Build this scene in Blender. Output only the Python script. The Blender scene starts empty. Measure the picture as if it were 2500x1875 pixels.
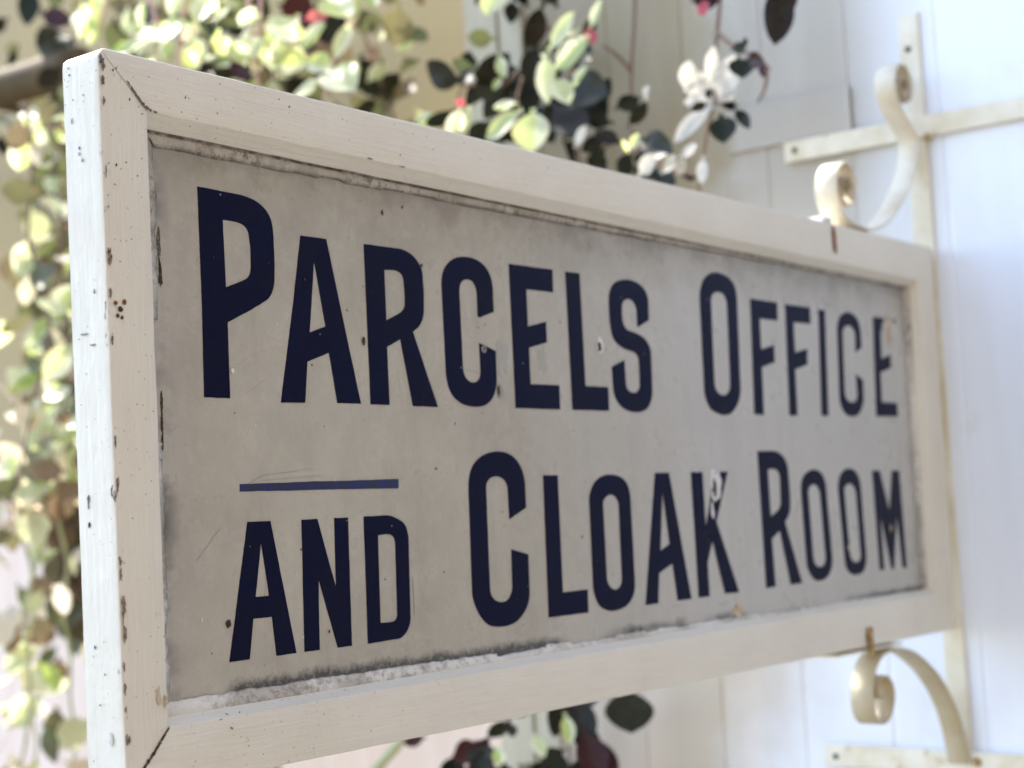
import bpy, bmesh, math, random
from mathutils import Vector, Matrix, noise
SC = bpy.context.scene
# ---------------------------------------------------------------- camera
cam = bpy.data.cameras.new('camera'); co = bpy.data.objects.new('camera', cam); SC.collection.objects.link(co); SC.camera = co
R = [[0.599713,-0.798476,-0.052729],[0.036208,0.092903,-0.995017],[0.799395,0.594816,0.084626]]
Mx = Matrix(((R[0][0],-R[1][0],-R[2][0],-0.748512),(R[0][1],-R[1][1],-R[2][1],-0.888005),(R[0][2],-R[1][2],-R[2][2],0.160189),(0,0,0,1)))
co.matrix_world = Mx
cam.sensor_width = 36; cam.lens = 4178.98/2500*36; cam.clip_start = 0.02; cam.clip_end = 500
cam.dof.use_dof = True; cam.dof.focus_distance = 1.25; cam.dof.aperture_fstop = 5.6
# ---------------------------------------------------------------- light
SUN = Vector((0.0, 0.62, 0.78)).normalized()
SUN = Vector((0.15, 0.60, 0.79)).normalized()
el = math.asin(SUN.z); az = math.atan2(SUN.x, SUN.y)
w = bpy.data.worlds.new('World'); SC.world = w; w.use_nodes = True
nt = w.node_tree; sky = nt.nodes.new('ShaderNodeTexSky'); sky.sky_type = 'NISHITA'; sky.sun_disc = False
sky.sun_elevation = el; sky.sun_rotation = az
bg = nt.nodes['Background']; nt.links.new(sky.outputs[0], bg.inputs[0]); bg.inputs[1].default_value = 0.15
sl = bpy.data.lights.new('sun', 'SUN'); sl.energy = 3.3; sl.angle = math.radians(0.53); sl.color = (1, .95, .86)
so = bpy.data.objects.new('sun', sl); SC.collection.objects.link(so); so.rotation_euler = SUN.to_track_quat('Z', 'Y').to_euler()
SC.view_settings.view_transform = 'Standard'; SC.view_settings.look = 'None'; SC.view_settings.exposure = 2.25; SC.view_settings.gamma = 1
SC.render.engine = 'CYCLES'
SC.cycles.max_bounces = 10; SC.cycles.diffuse_bounces = 6; SC.cycles.use_denoising = True
# ---------------------------------------------------------------- data
LEAVES={"mid":[["dark",[1.22,0.637,0.822],[1.208,0.696,0.864],0.62],["dark",[1.24,0.631,0.816],[1.228,0.555,0.852],0.5],["dark",[1.25,0.643,0.811],[1.238,0.576,0.806],0.45],["dark",[1.2,0.64,0.779],[1.188,0.688,0.763],0.5],["dark",[1.3,0.54,0.938],[1.288,0.568,0.873],0.5],["dark",[1.3,0.558,0.882],[1.288,0.566,0.813],0.5],["dark",[1.28,0.492,0.809],[1.268,0.415,0.767],0.6],["dark",[1.28,0.493,0.797],[1.268,0.522,0.746],0.6],["dark",[1.3,0.495,0.807],[1.288,0.434,0.735],0.55],["dark",[1.25,0.499,0.771],[1.238,0.441,0.708],0.6],["dark",[1.3,0.468,0.78],[1.288,0.51,0.725],0.55],["dark",[1.3,0.57,0.8],[1.288,0.618,0.751],0.55],["dark",[1.3,0.578,0.795],[1.288,0.529,0.722],0.5],["dark",[1.3,0.606,0.832],[1.288,0.655,0.783],0.5],["dark",[1.32,0.605,0.848],[1.308,0.578,0.772],0.5],["dark",[1.3,0.61,0.776],[1.288,0.642,0.743],0.6],["dark",[1.3,0.516,0.926],[1.288,0.534,0.977],0.6],["dark",[1.3,0.568,0.938],[1.288,0.587,0.984],0.5],["dark",[1.32,0.49,0.862],[1.308,0.457,0.902],0.4],["dark",[1.32,0.497,0.876],[1.308,0.469,0.837],0.5],["dark",[1.28,0.645,0.843],[1.268,0.67,0.801],0.5],["dark",[1.3,0.627,0.868],[1.288,0.591,0.808],0.55],["pale",[1.18,0.503,0.75],[1.168,0.562,0.716],0.48],["pale",[1.15,0.463,0.739],[1.138,0.46,0.675],0.8],["pale",[1.17,0.606,0.77],[1.158,0.623,0.728],0.5],["pale",[1.17,0.587,0.768],[1.158,0.598,0.727],0.4],["pale",[1.2,0.524,0.767],[1.188,0.56,0.766],0.6],["pale",[1.2,0.465,0.83],[1.188,0.411,0.873],0.42],["pale",[1.2,0.461,0.801],[1.188,0.387,0.834],0.42],["pale",[1.18,0.461,0.822],[1.168,0.449,0.745],0.36],["pale",[1.15,0.428,0.776],[1.138,0.394,0.729],0.55],["pale",[1.2,0.431,0.773],[1.188,0.394,0.79],0.5],["pale",[1.22,0.408,0.854],[1.208,0.377,0.888],0.4],["pale",[1.2,0.542,0.946],[1.188,0.565,0.902],0.8],["pale",[1.22,0.571,0.854],[1.208,0.55,0.81],0.35],["pale",[1.22,0.566,0.819],[1.208,0.573,0.797],0.5],["pale",[1.2,0.679,0.782],[1.188,0.71,0.771],0.5],["pale",[1.2,0.408,0.85],[1.188,0.436,0.839],0.4],["pale",[1.2,0.466,0.783],[1.188,0.473,0.815],0.4],["white",[1.2,0.431,0.685],[1.188,0.401,0.71],0.42],["white",[1.2,0.311,0.729],[1.188,0.297,0.744],0.7],["pink",[1.2,0.397,0.85],[1.188,0.382,0.819],0.5],["pink",[1.17,0.609,0.772],[1.158,0.593,0.78],0.6]],"right":[["dark",[1.26,0.4,0.745],[1.248,0.35,0.749],0.5],["dark",[1.24,0.366,0.708],[1.228,0.327,0.736],0.42],["dark",[1.2,0.324,0.677],[1.188,0.266,0.647],0.62],["dark",[1.24,0.365,0.675],[1.228,0.379,0.637],0.65],["dark",[1.27,0.4,0.697],[1.258,0.436,0.718],0.5],["dark",[1.28,0.431,0.699],[1.268,0.456,0.673],0.5],["dark",[1.28,0.415,0.73],[1.268,0.455,0.742],0.5],["dark",[1.28,0.43,0.715],[1.268,0.466,0.696],0.55],["dark",[1.3,0.404,0.672],[1.288,0.371,0.638],0.6],["dark",[1.28,0.352,0.648],[1.268,0.312,0.623],0.5],["dark",[1.3,0.461,0.773],[1.288,0.422,0.799],0.55],["dark",[1.28,0.312,0.639],[1.268,0.279,0.628],0.4],["white",[1.18,0.319,0.623],[1.168,0.281,0.645],0.5],["white",[1.2,0.293,0.625],[1.188,0.262,0.643],0.5],["white",[1.22,0.28,0.625],[1.208,0.26,0.641],0.6],["white",[1.2,0.227,0.638],[1.188,0.226,0.598],0.36],["white",[1.22,0.278,0.647],[1.208,0.24,0.658],0.4],["pale",[1.2,0.339,0.667],[1.188,0.317,0.683],0.5],["pale",[1.2,0.343,0.663],[1.188,0.345,0.68],0.4]],"white":[["white",[1.25,0.277,0.744],[1.238,0.262,0.782],0.55],["white",[1.24,0.236,0.742],[1.228,0.216,0.79],0.32],["white",[1.24,0.22,0.724],[1.228,0.182,0.771],0.62],["white",[1.26,0.238,0.738],[1.248,0.264,0.76],0.6],["white",[1.25,0.237,0.722],[1.238,0.275,0.725],0.5],["white",[1.24,0.23,0.714],[1.228,0.288,0.671],0.34],["white",[1.26,0.235,0.728],[1.248,0.254,0.766],0.5],["white",[1.26,0.232,0.724],[1.248,0.192,0.737],0.6],["white",[1.27,0.246,0.74],[1.258,0.221,0.775],0.5],["white",[1.25,0.236,0.72],[1.238,0.257,0.689],0.35],["white",[1.27,0.256,0.736],[1.258,0.281,0.745],0.7],["white",[1.25,0.231,0.726],[1.238,0.196,0.752],0.6],["dark",[1.21,0.216,0.717],[1.198,0.217,0.725],0.8],["dark",[1.21,0.221,0.71],[1.198,0.242,0.702],0.5],["dark",[1.22,0.208,0.694],[1.208,0.199,0.651],0.78],["dark",[1.22,0.205,0.703],[1.208,0.179,0.703],0.6],["dark",[1.22,0.186,0.698],[1.208,0.16,0.663],0.36],["dark",[1.22,0.201,0.706],[1.208,0.176,0.689],0.5],["dark",[1.22,0.178,0.766],[1.208,0.165,0.731],0.85],["maroon",[1.22,0.165,0.76],[1.208,0.133,0.747],0.6],["maroon",[1.22,0.141,0.751],[1.208,0.133,0.726],0.5],["dark",[1.22,0.187,0.776],[1.208,0.157,0.773],0.5],["dark",[1.22,0.168,0.776],[1.208,0.159,0.785],0.5]],"hang":[["dark",[1.26,0.127,0.872],[1.248,0.136,0.777],0.42],["maroon",[1.28,0.126,0.871],[1.268,0.13,0.819],0.5],["maroon",[1.26,0.255,0.898],[1.248,0.241,0.846],0.9],["maroon",[1.27,0.268,0.891],[1.258,0.231,0.856],0.6],["maroon",[1.27,0.233,0.889],[1.258,0.249,0.858],0.6],["pink",[1.24,0.236,0.859],[1.228,0.229,0.833],0.6]],"low":[["dark",[1.3,0.464,-0.067],[1.288,0.452,-0.133],1.0],["dark",[1.31,0.459,-0.073],[1.298,0.471,-0.106],0.8],["dark",[1.28,0.519,-0.07],[1.268,0.499,-0.094],0.8],["dark",[1.28,0.556,-0.082],[1.268,0.573,-0.139],0.6],["dark",[1.3,0.555,-0.079],[1.288,0.523,-0.152],0.5],["dark",[1.3,0.585,-0.097],[1.288,0.585,-0.06],0.5],["dark",[1.25,0.539,-0.153],[1.238,0.575,-0.17],0.6],["maroon",[1.28,0.53,-0.128],[1.268,0.492,-0.194],0.6],["dark",[1.27,0.575,-0.157],[1.258,0.556,-0.207],0.6],["dark",[1.27,0.519,-0.161],[1.258,0.538,-0.211],0.6],["dark",[1.3,0.551,-0.119],[1.288,0.517,-0.169],0.6],["maroon",[1.3,0.53,-0.136],[1.288,0.493,-0.22],0.5],["dark",[1.3,0.593,-0.203],[1.288,0.539,-0.17],0.6],["dark",[1.3,0.613,-0.174],[1.288,0.629,-0.22],0.6],["dark",[1.22,0.612,-0.111],[1.208,0.645,-0.132],0.55],["dark",[1.24,0.627,-0.115],[1.228,0.615,-0.136],0.6],["dark",[1.22,0.615,-0.106],[1.208,0.573,-0.095],0.5],["maroon",[1.22,0.67,-0.142],[1.208,0.708,-0.171],0.7],["dark",[1.22,0.685,-0.145],[1.208,0.641,-0.18],0.7],["dark",[1.24,0.733,-0.164],[1.228,0.734,-0.21],0.8],["maroon",[1.22,0.663,-0.153],[1.208,0.68,-0.211],0.7],["dark",[1.25,0.672,-0.17],[1.238,0.681,-0.215],0.7],["dark",[1.25,0.65,-0.175],[1.238,0.643,-0.213],0.7],["maroon",[1.2,0.662,-0.145],[1.188,0.629,-0.131],0.6],["maroon",[1.2,0.753,-0.136],[1.188,0.787,-0.144],0.5],["pale",[1.2,0.558,-0.125],[1.188,0.531,-0.156],0.5],["pale",[1.22,0.515,-0.098],[1.208,0.499,-0.141],0.4],["pale",[1.15,0.582,-0.136],[1.138,0.571,-0.162],0.6],["pale",[1.2,0.561,-0.062],[1.188,0.582,-0.073],0.4],["dark",[1.2,0.558,-0.062],[1.188,0.525,-0.072],0.5]],"top":[["pale",[1.2,0.831,0.96],[1.188,0.859,0.899],0.38],["pale",[1.2,0.943,0.935],[1.188,0.877,0.958],0.45],["pale",[1.2,0.934,0.937],[1.188,0.942,0.974],0.5],["pale",[1.16,0.841,0.881],[1.148,0.884,0.893],0.85],["pale",[1.15,0.847,0.872],[1.138,0.778,0.824],0.75],["pale",[1.17,0.831,0.886],[1.158,0.794,0.848],0.6],["pale",[1.2,0.906,0.881],[1.188,0.956,0.856],0.45],["pale",[1.2,1.067,0.935],[1.188,1.085,0.977],0.8],["pale",[1.22,1.094,0.992],[1.208,1.056,0.941],0.9],["pale",[1.2,1.007,1.003],[1.188,0.944,0.946],0.6],["pale",[1.2,0.99,0.986],[1.188,0.998,0.951],0.7],["pale",[1.2,1.408,1.123],[1.188,1.468,1.064],0.42],["pale",[1.2,1.423,1.141],[1.188,1.427,1.103],0.5],["pale",[1.22,1.439,1.097],[1.208,1.465,1.056],0.4],["pale",[1.2,1.305,1.031],[1.188,1.361,1.015],0.5],["pale",[1.2,1.31,1.046],[1.188,1.261,1.015],0.8],["pale",[1.2,1.322,1.02],[1.188,1.382,1.023],0.5],["pale",[1.2,1.249,1.022],[1.188,1.248,0.977],0.5],["pale",[1.2,1.189,1.012],[1.188,1.149,0.956],0.4],["pale",[1.2,1.139,1.019],[1.188,1.087,1.032],0.5],["pale",[1.2,1.025,1.01],[1.188,1.051,0.997],0.5],["pale",[1.2,0.89,1.009],[1.188,0.83,0.957],0.7],["pale",[1.2,0.792,0.993],[1.188,0.775,0.961],0.6],["maroon",[1.3,1.008,1.066],[1.288,1.056,1.019],0.8],["maroon",[1.32,1.019,1.045],[1.308,0.984,0.972],0.8],["pink",[1.2,0.931,0.982],[1.188,0.868,0.975],0.35],["dark",[1.3,1.112,1.084],[1.288,1.132,1.036],0.6],["dark",[1.32,0.963,1.053],[1.308,0.993,0.981],0.6]],"corner":[["dark",[1.5,2.001,1.362],[1.488,1.992,1.266],0.45],["dark",[1.5,1.858,1.207],[1.488,1.967,1.218],0.72],["dark",[1.5,1.928,1.188],[1.488,1.888,1.142],0.5],["dark",[1.6,2.179,1.278],[1.588,2.193,1.242],0.5],["dark",[1.6,2.204,1.354],[1.588,2.263,1.341],0.6]]}
STEMS={"twig":[[1.6,1.168,1.109],[1.6,1.144,1.053],[1.6,1.096,0.917]],"mid":[[[1.33,0.548,1.003],[1.32,0.562,0.928],[1.3,0.574,0.857],[1.26,0.571,0.78],[1.26,0.547,0.703]],[[1.3,0.574,0.857],[1.27,0.611,0.819],[1.25,0.662,0.828],[1.24,0.666,0.777]],[[1.32,0.562,0.928],[1.28,0.489,0.848],[1.28,0.482,0.798],[1.26,0.469,0.677]]],"right":[[[1.38,0.427,0.973],[1.38,0.434,0.899],[1.37,0.438,0.828],[1.34,0.421,0.766],[1.27,0.38,0.693],[1.27,0.394,0.631]],[[1.37,0.438,0.828],[1.35,0.449,0.85],[1.33,0.46,0.864]],[[1.27,0.38,0.693],[1.28,0.424,0.701],[1.28,0.482,0.683]],[[1.27,0.38,0.693],[1.25,0.326,0.651],[1.25,0.269,0.625]]],"white":[[[1.36,0.268,0.93],[1.34,0.273,0.843],[1.27,0.244,0.754],[1.24,0.228,0.717],[1.26,0.255,0.68],[1.28,0.285,0.608]],[[1.34,0.273,0.843],[1.26,0.199,0.788],[1.23,0.148,0.757],[1.25,0.153,0.732],[1.27,0.179,0.713]],[[1.24,0.228,0.717],[1.23,0.189,0.701]]],"hang":[[[1.28,0.129,0.911],[1.27,0.129,0.87],[1.262,0.131,0.841]],[[1.3,0.272,0.952],[1.28,0.259,0.897],[1.26,0.248,0.867]]],"low":[[[1.3,0.559,-0.026],[1.3,0.568,-0.114],[1.3,0.565,-0.231]],[[1.32,0.469,-0.027],[1.31,0.469,-0.073]],[[1.26,0.642,-0.052],[1.25,0.637,-0.116],[1.25,0.694,-0.158],[1.25,0.707,-0.236]]],"top":[[[1.25,1.237,1.138],[1.23,1.251,1.036],[1.22,1.24,0.946]],[[1.25,1.109,1.107],[1.23,1.082,1.012],[1.22,1.068,0.952],[1.22,1.054,0.867]],[[1.25,1.071,1.098],[1.23,1.064,0.995],[1.22,1.065,0.911]],[[1.25,0.872,1.05],[1.22,0.859,0.961],[1.2,0.874,0.901],[1.2,0.9,0.841]],[[1.25,1.459,1.191],[1.22,1.438,1.105],[1.22,1.48,1.061]],[[1.25,1.361,1.168],[1.23,1.312,1.064],[1.22,1.334,1.023]]],"corner":[[[1.52,2.016,1.442],[1.51,2.011,1.358],[1.52,1.949,1.266],[1.51,1.87,1.212],[1.52,1.929,1.139]]]}
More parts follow.
